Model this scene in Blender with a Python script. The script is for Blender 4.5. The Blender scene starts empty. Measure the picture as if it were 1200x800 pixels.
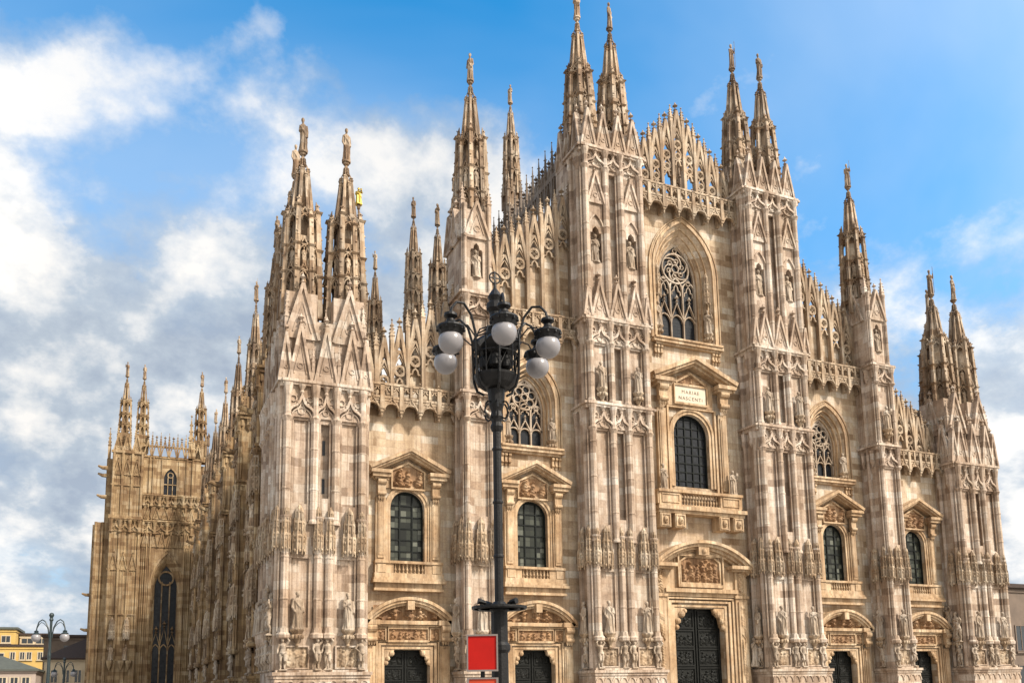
import bpy, math, random
import numpy as np
from mathutils import Matrix, Vector
R = math.radians
PI = math.pi
random.seed(7)
scene = bpy.context.scene
COL = scene.collection

# ------------------------------------------------------------------ camera
yaw, pitch, roll = 0.4147, 0.1437, -0.0160
cam = bpy.data.cameras.new("camera")
camo = bpy.data.objects.new("camera", cam)
COL.objects.link(camo)
f = Vector((math.sin(yaw)*math.cos(pitch), math.cos(yaw)*math.cos(pitch), math.sin(pitch)))
rt = Vector((math.cos(yaw), -math.sin(yaw), 0)); up = rt.cross(f)
rt2 = rt*math.cos(roll)+up*math.sin(roll); up2 = -rt*math.sin(roll)+up*math.cos(roll)
m = Matrix((rt2, up2, -f)).transposed().to_4x4()
m.translation = Vector((-42.06, -58.304, 1.705))
camo.matrix_world = m
cam.sensor_width = 36; cam.lens = 1022.9/1200*36
cam.shift_x = 0; cam.shift_y = 258.0/1200
cam.clip_start = 0.1; cam.clip_end = 4000
scene.camera = camo

# ------------------------------------------------------------------ light and sky
SUN_EL, SUN_AZ = R(42), R(37)          # azimuth measured from the facade's normal towards the right
sd = Vector((math.sin(SUN_AZ)*math.cos(SUN_EL), -math.cos(SUN_AZ)*math.cos(SUN_EL), math.sin(SUN_EL)))
sun = bpy.data.lights.new("sun", 'SUN'); sun.energy = 3.1; sun.angle = R(6); sun.color = (1, .91, .80)
suno = bpy.data.objects.new("sun", sun); COL.objects.link(suno)
suno.rotation_euler = sd.to_track_quat('Z', 'Y').to_euler()
suno.location = sd*200

w = bpy.data.worlds.new("World"); scene.world = w; w.use_nodes = True
nt = w.node_tree; N = nt.nodes; L = nt.links
for n in list(N): N.remove(n)
def nd(tree, t, **k):
    n = tree.nodes.new(t)
    for a, b in k.items():
        if a == 'inp':
            for kk, vv in b.items(): n.inputs[kk].default_value = vv
        else: setattr(n, a, b)
    return n
def math_node(tree, op, a, b=None, clamp=False):
    n = tree.nodes.new('ShaderNodeMath'); n.operation = op; n.use_clamp = clamp
    for i, q in enumerate((a, b)):
        if q is None: continue
        if isinstance(q, (int, float)): n.inputs[i].default_value = q
        else: tree.links.new(q, n.inputs[i])
    return n.outputs[0]
def ramp(tree, fac, stops, interp='LINEAR'):
    n = tree.nodes.new('ShaderNodeValToRGB'); cr = n.color_ramp; cr.interpolation = interp
    while len(cr.elements) > 1: cr.elements.remove(cr.elements[-1])
    for i, (p, c) in enumerate(stops):
        e = cr.elements[0] if i == 0 else cr.elements.new(p)
        e.position = p; e.color = (c[0], c[1], c[2], 1) if not isinstance(c, (int, float)) else (c, c, c, 1)
    tree.links.new(fac, n.inputs[0])
    return n.outputs[0]
def mix(tree, fac, a, b, blend='MIX'):
    n = tree.nodes.new('ShaderNodeMix'); n.data_type = 'RGBA'; n.blend_type = blend
    for s, q in ((n.inputs[0], fac), (n.inputs[6], a), (n.inputs[7], b)):
        if isinstance(q, (int, float)): s.default_value = q
        elif isinstance(q, tuple): s.default_value = (q[0], q[1], q[2], 1)
        else: tree.links.new(q, s)
    return n.outputs[2]

sky = nd(nt, 'ShaderNodeTexSky', sky_type='NISHITA', sun_disc=False, sun_elevation=SUN_EL,
         sun_rotation=PI-SUN_AZ, altitude=120, air_density=1.0, dust_density=.6, ozone_density=2.5)
hs = nd(nt, 'ShaderNodeHueSaturation', inp={'Saturation': 1.5, 'Value': 1.85, 'Hue': .488})
L.new(sky.outputs[0], hs.inputs['Color'])
tc = nd(nt, 'ShaderNodeTexCoord')
sep = nd(nt, 'ShaderNodeSeparateXYZ'); L.new(tc.outputs['Generated'], sep.inputs[0])
zc = math_node(nt, 'MAXIMUM', sep.outputs[2], 0.0)
den = math_node(nt, 'ADD', zc, 0.52)
px = math_node(nt, 'DIVIDE', sep.outputs[0], den); py = math_node(nt, 'DIVIDE', sep.outputs[1], den)
cmb = nd(nt, 'ShaderNodeCombineXYZ'); L.new(px, cmb.inputs[0]); L.new(py, cmb.inputs[1])
def noise(tree, vec, scale, detail=5, rough=.55, dist=0, dims='3D'):
    n = nd(tree, 'ShaderNodeTexNoise', inp={'Scale': scale, 'Detail': detail, 'Roughness': rough, 'Distortion': dist})
    n.noise_dimensions = dims
    if vec is not None: tree.links.new(vec, n.inputs['Vector'])
    return n.outputs['Fac']
mp = nd(nt, 'ShaderNodeMapping'); mp.inputs['Location'].default_value = (3.1, 1.7, 0.4)
L.new(cmb.outputs[0], mp.inputs[0])
n1 = noise(nt, mp.outputs[0], 2.5, 11, .57, .1)
n2 = noise(nt, mp.outputs[0], 7.0, 9, .6, .05)
n3 = noise(nt, mp.outputs[0], .8, 4, .5, .4)
mp2 = nd(nt, 'ShaderNodeMapping'); mp2.inputs['Location'].default_value = (3.14, 1.755, 0.4)
L.new(cmb.outputs[0], mp2.inputs[0])
n1b = noise(nt, mp2.outputs[0], 2.5, 11, .57, .1)          # the same clouds a step nearer the sun: their lit edge
# clouds thicken towards the left (north) and the horizon, the sky clears high on the right
side = math_node(nt, 'MULTIPLY_ADD', sep.outputs[0], -.34); nt.nodes[-1].inputs[2].default_value = .14
low = math_node(nt, 'MULTIPLY_ADD', zc, -1.75); nt.nodes[-1].inputs[2].default_value = .90
bias = math_node(nt, 'ADD', side, low)
bias = math_node(nt, 'MINIMUM', math_node(nt, 'MAXIMUM', bias, -.28), .42)
cv = math_node(nt, 'ADD', math_node(nt, 'ADD', math_node(nt, 'MULTIPLY', n1, .66), math_node(nt, 'MULTIPLY', n2, .34)), math_node(nt, 'MULTIPLY', bias, .42))
cover = ramp(nt, cv, [(.485, 0.0), (.535, .42), (.58, .9), (.65, 1.0)])
lit = math_node(nt, 'ADD', math_node(nt, 'MULTIPLY', math_node(nt, 'SUBTRACT', n1, n1b), 2.6), n2)
body = ramp(nt, lit, [(.26, (3.3, 3.9, 4.8)), (.44, (4.4, 5.0, 5.7)), (.56, (6.4, 6.6, 6.8)), (.70, (8.2, 8.0, 7.7))])
big = ramp(nt, n3, [(.35, .78), (.62, 1.05)])
cloud = mix(nt, 1.0, body, big, 'MULTIPLY')
# thin high veil
vb = math_node(nt, 'ADD', noise(nt, mp.outputs[0], 1.1, 6, .55, .5), math_node(nt, 'MULTIPLY', bias, .55))
veil = ramp(nt, vb, [(.35, 0.0), (.62, .60)])
skyv = mix(nt, veil, hs.outputs[0], (3.3, 4.4, 6.0))
skyc = mix(nt, cover, skyv, cloud)
# warm glow added to the unseen sky around the sun, as soft frontal fill
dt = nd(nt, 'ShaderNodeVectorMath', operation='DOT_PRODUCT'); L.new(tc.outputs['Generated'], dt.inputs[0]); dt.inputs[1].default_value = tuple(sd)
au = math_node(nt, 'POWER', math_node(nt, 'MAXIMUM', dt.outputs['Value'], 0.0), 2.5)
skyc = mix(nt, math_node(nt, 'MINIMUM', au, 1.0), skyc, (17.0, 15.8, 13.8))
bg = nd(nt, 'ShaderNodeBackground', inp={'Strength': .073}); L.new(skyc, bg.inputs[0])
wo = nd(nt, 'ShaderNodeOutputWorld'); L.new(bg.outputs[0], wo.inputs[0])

vs = scene.view_settings
scene.display_settings.display_device = 'sRGB'
vs.view_transform = 'Standard'; vs.look = 'None'; vs.gamma = 1; vs.use_curve_mapping = False
vs.exposure = 1.10

# ------------------------------------------------------------------ materials
def principled(name, rough=.8, metal=0.0):
    mt = bpy.data.materials.new(name); mt.use_nodes = True
    b = mt.node_tree.nodes['Principled BSDF']
    b.inputs['Roughness'].default_value = rough; b.inputs['Metallic'].default_value = metal
    return mt, mt.node_tree, b

ALB = .68
def stone(name, pal, stain=(.20, .12, .06), stain_amt=.75, bricks=(1.25, .52), mortar=.36, grain=.25, fine=7.0, bump=.25):
    """weathered marble ashlar: every block its own tone, brown run-off streaks, fine grain"""
    pal = [(p, (ALB*1.01*c_[0], ALB*.97*c_[1], ALB*.93*c_[2])) for p, c_ in pal]; stain = tuple(.8*q for q in stain)
    mt, t, b = principled(name, .82)
    g = nd(t, 'ShaderNodeNewGeometry'); s = nd(t, 'ShaderNodeSeparateXYZ'); t.links.new(g.outputs['Position'], s.inputs[0])
    u = math_node(t, 'ADD', s.outputs[0], s.outputs[1])
    c = nd(t, 'ShaderNodeCombineXYZ'); t.links.new(u, c.inputs[0]); t.links.new(s.outputs[2], c.inputs[1])
    if bricks:
        bt = nd(t, 'ShaderNodeTexBrick', offset=.5, squash=1.35, squash_frequency=3,
                inp={'Color1': (0, 0, 0, 1), 'Color2': (1, 1, 1, 1), 'Mortar': (.5, .5, .5, 1), 'Scale': 1.0, 'Mortar Size': .012,
                     'Mortar Smooth': .3, 'Bias': 0, 'Brick Width': bricks[0], 'Row Height': bricks[1]})
        t.links.new(c.outputs[0], bt.inputs['Vector'])
        b2 = nd(t, 'ShaderNodeTexBrick', offset=.37, squash=.7, squash_frequency=2,
                inp={'Color1': (0, 0, 0, 1), 'Color2': (1, 1, 1, 1), 'Mortar': (.5, .5, .5, 1), 'Scale': 1.0, 'Mortar Size': 0,
                     'Bias': 0, 'Brick Width': bricks[0]*2.3, 'Row Height': bricks[1]*2})
        t.links.new(c.outputs[0], b2.inputs['Vector'])
        tone = mix(t, .28, bt.outputs['Color'], b2.outputs['Color'])
        tone = math_node(t, 'ADD', tone, math_node(t, 'MULTIPLY_ADD', noise(t, g.outputs['Position'], 1.1, 5, .65), .7))
        t.nodes[-2].inputs[2].default_value = -.35
        tone = math_node(t, 'MULTIPLY_ADD', tone, 1.45); t.nodes[-1].inputs[2].default_value = -.22
        base = ramp(t, tone, pal)
    else:
        nz = noise(t, g.outputs['Position'], .9, 5, .6)
        base = ramp(t, nz, [(.25+.5*p, q) for p, q in pal])
    # run-off streaks: stretched along the height
    sm = nd(t, 'ShaderNodeMapping'); sm.inputs['Scale'].default_value = (1.3, 1.3, .16)
    t.links.new(g.outputs['Position'], sm.inputs[0])
    st = ramp(t, noise(t, sm.outputs[0], 1.0, 8, .66), [(.42, 0.0), (.50, stain_amt*.35), (.66, stain_amt)])
    base = mix(t, st, base, stain)
    # thin soot lines washed down the faces
    sm2 = nd(t, 'ShaderNodeMapping'); sm2.inputs['Scale'].default_value = (5.5, 5.5, .10)
    t.links.new(g.outputs['Position'], sm2.inputs[0])
    st2 = ramp(t, noise(t, sm2.outputs[0], 1.0, 5, .6), [(.48, 0.0), (.58, stain_amt*.6), (.68, stain_amt)])
    base = mix(t, math_node(t, 'MULTIPLY', st2, .95), base, stain)
    pt = ramp(t, noise(t, g.outputs['Position'], .33, 7, .62), [(.36, (1.0, 1.0, 1.0)), (.66, (.70, .62, .53))])
    base = mix(t, 1.0, base, pt, 'MULTIPLY')
    fn = ramp(t, noise(t, g.outputs['Position'], fine, 5, .7), [(.28, 1-grain*1.5), (.45, 1-grain*.3), (.7, 1+grain*.35)])
    base = mix(t, 1.0, base, fn, 'MULTIPLY')
    if bricks:
        base = mix(t, math_node(t, 'MULTIPLY', bt.outputs['Fac'], mortar), base, (.16, .11, .07))
    t.links.new(base, b.inputs['Base Color'])
    bp = nd(t, 'ShaderNodeBump', inp={'Strength': bump, 'Distance': .08})
    hn = noise(t, g.outputs['Position'], fine*.7, 6, .7)
    if bricks: hn = math_node(t, 'SUBTRACT', hn, math_node(t, 'MULTIPLY', bt.outputs['Fac'], .5))
    t.links.new(hn, bp.inputs['Height']); t.links.new(bp.outputs[0], b.inputs['Normal'])
    return mt

M = {}
M['wall'] = stone('warm_marble_wall', [(0, (.44, .32, .20)), (.14, (.62, .49, .34)), (.36, (.80, .66, .47)), (.55, (.74, .61, .47)), (.72, (.86, .75, .57)), (1, (.92, .87, .76))], stain_amt=.42, bricks=(1.3, .55))
M['pier'] = stone('pale_marble_pier', [(0, (.42, .33, .26)), (.10, (.58, .47, .38)), (.28, (.76, .63, .51)), (.5, (.72, .61, .51)), (.7, (.82, .72, .61)), (1, (.92, .87, .79))], stain_amt=.55, bricks=(1.05, .58), stain=(.20, .12, .06))
M['carved'] = stone('carved_marble', [(0, (.46, .32, .19)), (.4, (.68, .54, .38)), (.7, (.78, .68, .53)), (1, (.82, .75, .64))], stain=(.15, .09, .045), stain_amt=.8, bricks=None, fine=5)
M['spire'] = stone('spire_marble', [(0, (.40, .27, .16)), (.35, (.58, .43, .28)), (.65, (.70, .56, .40)), (1, (.80, .69, .54))], stain=(.085, .05, .026), stain_amt=.85, bricks=(.7, .62), fine=6)
M['trim'] = stone('window_trim_marble', [(0, (.54, .37, .20)), (.4, (.76, .57, .36)), (.7, (.84, .68, .47)), (1, (.88, .77, .59))], stain=(.20, .11, .05), stain_amt=.6, bricks=None, fine=4)
M['relief'] = stone('stained_relief_marble', [(0, (.32, .18, .08)), (.5, (.54, .34, .18)), (1, (.70, .54, .36))], stain=(.16, .08, .035), stain_amt=.7, bricks=None, fine=6)
M['statue'] = stone('statue_marble', [(0, (.46, .37, .27)), (.5, (.66, .57, .46)), (1, (.82, .77, .68))], stain=(.13, .085, .05), stain_amt=.6, bricks=None, fine=5, grain=.15)
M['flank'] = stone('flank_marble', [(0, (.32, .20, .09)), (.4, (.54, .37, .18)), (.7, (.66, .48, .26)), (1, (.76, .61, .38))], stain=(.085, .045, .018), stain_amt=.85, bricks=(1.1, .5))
M['ochre'] = stone('ochre_marble', [(0, (.32, .21, .10)), (.3, (.50, .36, .19)), (.6, (.60, .45, .25)), (1, (.70, .57, .37))], stain=(.14, .07, .025), stain_amt=.7, bricks=(1.3, .55))
M['roof'] = stone('weathered_roof_marble', [(0, (.14, .12, .10)), (.5, (.24, .21, .18)), (1, (.34, .30, .26))], stain_amt=.4, bricks=None)

def simple(name, col, rough=.5, metal=0.0, var=.25, scale=3.0, bump=.1):
    mt, t, b = principled(name, rough, metal)
    g = nd(t, 'ShaderNodeNewGeometry')
    v = ramp(t, noise(t, g.outputs['Position'], scale, 6, .6), [(.3, 1-var), (.7, 1+var*.5)])
    t.links.new(mix(t, 1.0, tuple(col), v, 'MULTIPLY'), b.inputs['Base Color'])
    if bump:
        bp = nd(t, 'ShaderNodeBump', inp={'Strength': bump, 'Distance': .03})
        t.links.new(noise(t, g.outputs['Position'], scale*4, 4, .6), bp.inputs['Height']); t.links.new(bp.outputs[0], b.inputs['Normal'])
    return mt
def glass(name, cols, cell=(.42, .42)):
    mt, t, b = principled(name, .14)
    b.inputs['Specular IOR Level'].default_value = .22
    g = nd(t, 'ShaderNodeNewGeometry'); s = nd(t, 'ShaderNodeSeparateXYZ'); t.links.new(g.outputs['Position'], s.inputs[0])
    u = math_node(t, 'ADD', s.outputs[0], s.outputs[1])
    c = nd(t, 'ShaderNodeCombineXYZ'); t.links.new(u, c.inputs[0]); t.links.new(s.outputs[2], c.inputs[1])
    bt = nd(t, 'ShaderNodeTexBrick', offset=0, inp={'Color1': (0, 0, 0, 1), 'Color2': (1, 1, 1, 1), 'Mortar': (0, 0, 0, 1), 'Scale': 1.0, 'Mortar Size': .012, 'Brick Width': cell[0], 'Row Height': cell[1]})
    t.links.new(c.outputs[0], bt.inputs['Vector'])
    t.links.new(ramp(t, bt.outputs['Color'], cols), b.inputs['Base Color'])
    t.links.new(ramp(t, bt.outputs['Color'], [(0, .3), (1, .1)]), b.inputs['Roughness'])
    bp = nd(t, 'ShaderNodeBump', inp={'Strength': .25, 'Distance': .02}); t.links.new(bt.outputs['Color'], bp.inputs['Height']); t.links.new(bp.outputs[0], b.inputs['Normal'])
    return mt
M['glass'] = glass('leaded_glass', [(0, (.010, .011, .009)), (.55, (.026, .029, .022)), (.85, (.06, .064, .05)), (1, (.12, .125, .10))])
M['darkglass'] = glass('dark_church_glass', [(0, (.006, .007, .009)), (1, (.018, .02, .024))], (.3, .3))
M['lead'] = simple('dark_window_bars', (.010, .012, .011), .6)
M['lead'].node_tree.nodes['Principled BSDF'].inputs['Specular IOR Level'].default_value = .12
M['bronze'] = simple('bronze_door', (.007, .0075, .006), .6, .0, .5, 4, .4)
M['bronze'].node_tree.nodes['Principled BSDF'].inputs['Specular IOR Level'].default_value = .2
M['iron'] = simple('black_cast_iron', (.0045, .004, .0038), .5, .0, .6, 6, .3)
M['iron'].node_tree.nodes['Principled BSDF'].inputs['Specular IOR Level'].default_value = .28
M['greeniron'] = simple('dark_green_iron', (.018, .03, .032), .45, .2, .3, 8)
M['gold'] = simple('gilded_copper', (.40, .27, .05), .38, .8, .3, 2)
M['globe'] = simple('opal_glass_globe', (.205, .195, .198), .25, 0, .06, 5, 0)
M['red'] = simple('red_panel_paint', (.33, .007, .004), .6, 0, .12, 2, .03)
M['orange'] = simple('orange_red_panel_paint', (.42, .05, .02), .6, 0, .12, 2, .03)
for q in ('red', 'orange'): M[q].node_tree.nodes['Principled BSDF'].inputs['Specular IOR Level'].default_value = .15
M['frame'] = simple('grey_metal_frame', (.17, .14, .125), .5, .2, .15)
M['yellow'] = simple('yellow_render', (.50, .33, .10), .85, 0, .12, .6)
M['cream'] = simple('cream_render', (.48, .40, .28), .85, 0, .15, .6)
M['pinkwall'] = simple('pink_grey_render', (.36, .29, .24), .85, 0, .15, .6)
M['tiles'] = simple('dark_roof_tiles', (.045, .03, .024), .95, 0, .35, 5)
M['greyroof'] = simple('grey_green_roof', (.07, .075, .06), .7, 0, .25, 2)
M['shutter'] = simple('dark_shutter', (.05, .045, .03), .6)
M['stonegrey'] = simple('grey_building_stone', (.13, .095, .07), .85, 0, .25, .8)
M['pane'] = simple('dark_window_pane', (.02, .025, .03), .12, 0, .3, 2, 0)
M['letter'] = simple('engraved_letters', (.14, .10, .07), .8)
M['plaque'] = simple('white_marble_plaque', (.50, .43, .32), .6, 0, .15, 1.5)

# paving
mt, t, b = principled('stone_paving', .8)
g = nd(t, 'ShaderNodeNewGeometry')
bt = nd(t, 'ShaderNodeTexBrick', offset=.5, inp={'Color1': (.30, .27, .24, 1), 'Color2': (.40, .37, .33, 1), 'Mortar': (.16, .15, .14, 1), 'Scale': 1, 'Mortar Size': .012, 'Brick Width': 1.2, 'Row Height': .6})
t.links.new(g.outputs['Position'], bt.inputs['Vector'])
t.links.new(mix(t, 1.0, bt.outputs['Color'], ramp(t, noise(t, g.outputs['Position'], .4, 6), [(.3, .75), (.7, 1.1)]), 'MULTIPLY'), b.inputs['Base Color'])
M['paving'] = mt

# ------------------------------------------------------------------ mesh building
class MB:
    def __init__(s): s.v = []; s.f = []
    def quad(s, a, b, c, d):
        i = len(s.v); s.v += [a, b, c, d]; s.f.append((i, i+1, i+2, i+3))
    def tri(s, a, b, c):
        i = len(s.v); s.v += [a, b, c]; s.f.append((i, i+1, i+2))
    def box(s, x0, x1, y0, y1, z0, z1):
        i = len(s.v)
        s.v += [(x0, y0, z0), (x1, y0, z0), (x1, y1, z0), (x0, y1, z0), (x0, y0, z1), (x1, y0, z1), (x1, y1, z1), (x0, y1, z1)]
        s.f += [(i, i+3, i+2, i+1), (i+4, i+5, i+6, i+7), (i, i+1, i+5, i+4), (i+1, i+2, i+6, i+5), (i+2, i+3, i+7, i+6), (i+3, i, i+4, i+7)]
    def frustum(s, cx, cy, z0, z1, ax, ay, bx, by):
        i = len(s.v)
        for z, hx, hy in ((z0, ax, ay), (z1, bx, by)):
            s.v += [(cx-hx, cy-hy, z), (cx+hx, cy-hy, z), (cx+hx, cy+hy, z), (cx-hx, cy+hy, z)]
        s.f += [(i, i+3, i+2, i+1), (i+4, i+5, i+6, i+7)] + [(i+k, i+(k+1) % 4, i+4+(k+1) % 4, i+4+k) for k in range(4)]
    def prism(s, pts, y0, y1):
        n = len(pts); i = len(s.v)
        s.v += [(x, y0, z) for x, z in pts] + [(x, y1, z) for x, z in pts]
        s.f.append(tuple(range(i, i+n))); s.f.append(tuple(range(i+2*n-1, i+n-1, -1)))
        for k in range(n):
            q = (k+1) % n; s.f.append((i+k, i+n+k, i+n+q, i+q))
    def strip(s, path, hw, y0, y1, closed=False):
        """rectangular moulding along a path in the x-z plane, from y0 (front) to y1"""
        n = len(path); P = np.array(path, float); nn = []
        for k in range(n):
            if closed: a, b_ = P[k-1], P[(k+1) % n]
            else: a, b_ = P[max(k-1, 0)], P[min(k+1, n-1)]
            d = b_-a; l = math.hypot(*d) or 1; nn.append((-d[1]/l, d[0]/l))
        i = len(s.v)
        for (x, z), (nx, nz) in zip(path, nn):
            s.v += [(x+nx*hw, y0, z+nz*hw), (x-nx*hw, y0, z-nz*hw), (x-nx*hw, y1, z-nz*hw), (x+nx*hw, y1, z+nz*hw)]
        for k in range(n if closed else n-1):
            a = i+4*k; b_ = i+4*((k+1) % n)
            for q in range(4): s.f.append((a+q, a+(q+1) % 4, b_+(q+1) % 4, b_+q))
        if not closed:
            s.f.append((i, i+3, i+2, i+1)); e = i+4*(n-1); s.f.append((e, e+1, e+2, e+3))
    def lathe(s, cx, cy, prof, n=8, sx=1, sy=1, rot=0.0, fold=None):
        i = len(s.v)
        for r, z in prof:
            for k in range(n):
                a = rot+2*PI*k/n; q = r*(fold(a, z) if fold else 1)
                s.v.append((cx+q*sx*math.cos(a), cy+q*sy*math.sin(a), z))
        for j in range(len(prof)-1):
            for k in range(n):
                a = i+j*n; q = (k+1) % n
                s.f.append((a+k, a+q, a+n+q, a+n+k))
        s.f.append(tuple(range(i+n-1, i-1, -1))); e = i+(len(prof)-1)*n; s.f.append(tuple(range(e, e+n)))
    def tube(s, path, rad, n=6):
        P = [Vector(p) for p in path]; m_ = len(P); i = len(s.v)
        rs = rad if isinstance(rad, (list, tuple)) else [rad]*m_
        ref = None
        for k in range(m_):
            d = (P[min(k+1, m_-1)]-P[max(k-1, 0)]).normalized()
            if ref is None: ref = d.orthogonal().normalized()
            ref = (ref-d*ref.dot(d)).normalized(); o = d.cross(ref)
            for j in range(n):
                a = 2*PI*j/n; s.v.append(tuple(P[k]+(ref*math.cos(a)+o*math.sin(a))*rs[k]))
        for k in range(m_-1):
            for j in range(n):
                q = (j+1) % n; a = i+k*n
                s.f.append((a+j, a+q, a+n+q, a+n+j))
        s.f.append(tuple(range(i+n-1, i-1, -1))); e = i+(m_-1)*n; s.f.append(tuple(range(e, e+n)))
    def ball(s, c, r, n=8, m_=6, sx=1, sy=1, sz=1):
        s.lathe(c[0], c[1], [(max(r*math.sin(PI*k/m_), .002), c[2]-r*sz*math.cos(PI*k/m_)) for k in range(m_+1)], n, sx, sy)
    def add(s, o, dx=0, dy=0, dz=0, sc=1, rz=0, mx=1):
        i = len(s.v); c_, s_ = math.cos(rz), math.sin(rz)
        for x, y, z in o.v:
            x *= sc*mx; y *= sc; s.v.append((c_*x-s_*y+dx, s_*x+c_*y+dy, z*sc+dz))
        s.f += [tuple(i+q for q in ff) for ff in o.f]
    def mesh(s, name, mat, smooth=False):
        me = bpy.data.meshes.new(name); me.from_pydata(s.v, [], s.f); me.materials.append(mat)
        if smooth: me.polygons.foreach_set('use_smooth', [True]*len(me.polygons))
        me.update(); return me

def link(name, me, parent=None, loc=(0, 0, 0), rz=0.0, sc=1.0):
    o = bpy.data.objects.new(name, me); COL.objects.link(o)
    o.location = loc; o.rotation_euler = (0, 0, rz); o.scale = (sc, sc, sc) if not isinstance(sc, tuple) else sc
    if parent: o.parent = parent
    return o
def part(name, mb, mat, parent, loc=(0, 0, 0), rz=0.0, smooth=False):
    return link(name, mb.mesh(name, M[mat] if isinstance(mat, str) else mat, smooth), parent, loc, rz)
def thing(name, label, cat, loc=(0, 0, 0), group=None):
    o = bpy.data.objects.new(name, None); COL.objects.link(o); o.location = loc; o.empty_display_size = .5
    o['label'] = label; o['category'] = cat
    if group: o['group'] = group
    return o
def clone(o, parent, loc, rz=None, sc=None):
    c = o.copy(); COL.objects.link(c); c.parent = parent; c.location = loc
    if rz is not None: c.rotation_euler = (0, 0, rz)
    if sc is not None: c.scale = (sc, sc, sc)
    for ch in list(o.children):
        d = ch.copy(); COL.objects.link(d); d.parent = c
    return c

def smooth_by_angle(me, ang=35):
    me.polygons.foreach_set('use_smooth', [True]*len(me.polygons))
    me.set_sharp_from_angle(angle=R(ang)) if hasattr(me, 'set_sharp_from_angle') else None

def remesh(mb, name, mat, voxel, noise_amp=0.0, seed=0):
    o = bpy.data.objects.new('tmp', mb.mesh('tmp', mat)); COL.objects.link(o)
    md = o.modifiers.new('r', 'REMESH'); md.mode = 'VOXEL'; md.voxel_size = voxel
    dg = bpy.context.evaluated_depsgraph_get(); dg.update()
    me = bpy.data.meshes.new_from_object(o.evaluated_get(dg))
    bpy.data.objects.remove(o)
    me.name = name; me.materials.clear(); me.materials.append(mat)
    me.polygons.foreach_set('use_smooth', [True]*len(me.polygons))
    return me

# ------------------------------------------------------------------ curves
def curve(kind, hw, zs, zt, n=14):
    pts = []
    if kind == 'rect': return [(-hw, zt), (hw, zt)]
    if kind == 'pointed':
        h = zt-zs; Rr = (hw*hw+h*h)/(2*hw); a1 = math.atan2(h, Rr-hw) if Rr > hw else PI/2+math.atan2(hw-Rr, h)
        k = n//2
        for j in range(k+1):
            a = a1*j/k; pts.append((-(hw-Rr)-Rr*math.cos(a), zs+Rr*math.sin(a)))
        return pts+[(-x, z) for x, z in pts[-2::-1]]
    if kind == 'trefoil':
        k = 7; h = zt-zs
        lob = [(-1, 0), (-1.0, .22), (-.82, .40), (-.5, .40), (-.46, .56), (-.40, .74), (-.2, .88), (0, 1), (.2, .88), (.40, .74), (.46, .56), (.5, .40), (.82, .40), (1.0, .22), (1, 0)]
        return [(x*hw, zs+z*h) for x, z in lob]
    h = zt-zs
    return [(-hw*math.cos(PI*j/n), zs+h*math.sin(PI*j/n)) for j in range(n+1)]
def ogee(a, b_, z0, h, n=10):
    """S-curved arch: a round shoulder below, a hollow sweep up to the point"""
    c = (a+b_)/2; hw = (b_-a)/2; L_ = []
    for j in range(6):
        q = R(66)*j/5; L_.append((-hw*math.cos(q), z0+h*.52*math.sin(q)))
    x1_, z1_ = L_[-1]
    for j in range(1, 6):
        q = j/5; L_.append((x1_*(1-q), z1_+(z0+h-z1_)*(.35*q+.65*q**3)))
    L_ = [(c+x, z) for x, z in L_]
    return L_+[(2*c-x, z) for x, z in L_[-2::-1]]
def arc(cx, cz, r, a0, a1, n=12): return [(cx+r*math.cos(a0+(a1-a0)*k/n), cz+r*math.sin(a0+(a1-a0)*k/n)) for k in range(n+1)]
def circle(cx, cz, r, n=16): return [(cx+r*math.cos(2*PI*k/n), cz+r*math.sin(2*PI*k/n)) for k in range(n)]

def panel(mb, x0, x1, z0, z1, y, ops):
    """a wall skin facing -y with openings stacked in it; every opening has real reveals"""
    z = z0
    for o in ops:
        xc, hw, zb, zs, zt, kind, dep = o[:7]
        back = o[7] if len(o) > 7 else True; k = o[8] if len(o) > 8 else 1.0
        if zb > z: mb.quad((x0, y, z), (x1, y, z), (x1, y, zb), (x0, y, zb))
        cv = curve(kind, hw, zs, zt); zz = zt+.02
        mb.quad((x0, y, zb), (xc-hw, y, zb), (xc-hw, y, zz), (x0, y, zz))
        mb.quad((xc+hw, y, zb), (x1, y, zb), (x1, y, zz), (xc+hw, y, zz))
        for (ax, az), (bx, bz) in zip(cv[:-1], cv[1:]):
            if abs(ax-bx) < 1e-6: continue
            mb.quad((xc+ax, y, az), (xc+bx, y, bz), (xc+bx, y, zz), (xc+ax, y, zz))
        ring = [(-hw, zb)] + cv + [(hw, zb)]
        zmid = zb
        inn = [(px*k, zb+(pz-zb)*(1-(1-k)*.45) if pz > zb else zb) for px, pz in ring]
        for (ax, az), (bx, bz), (cx, cz), (dx, dz) in zip(ring, ring[1:]+ring[:1], inn, inn[1:]+inn[:1]):
            mb.quad((xc+ax, y, az), (xc+cx, y+dep, cz), (xc+dx, y+dep, dz), (xc+bx, y, bz))
        if back:
            i = len(mb.v); mb.v += [(xc+px, y+dep, pz) for px, pz in inn]; mb.f.append(tuple(range(i, i+len(inn))))
        z = zz
    if z < z1: mb.quad((x0, y, z), (x1, y, z), (x1, y, z1), (x0, y, z1))

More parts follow.
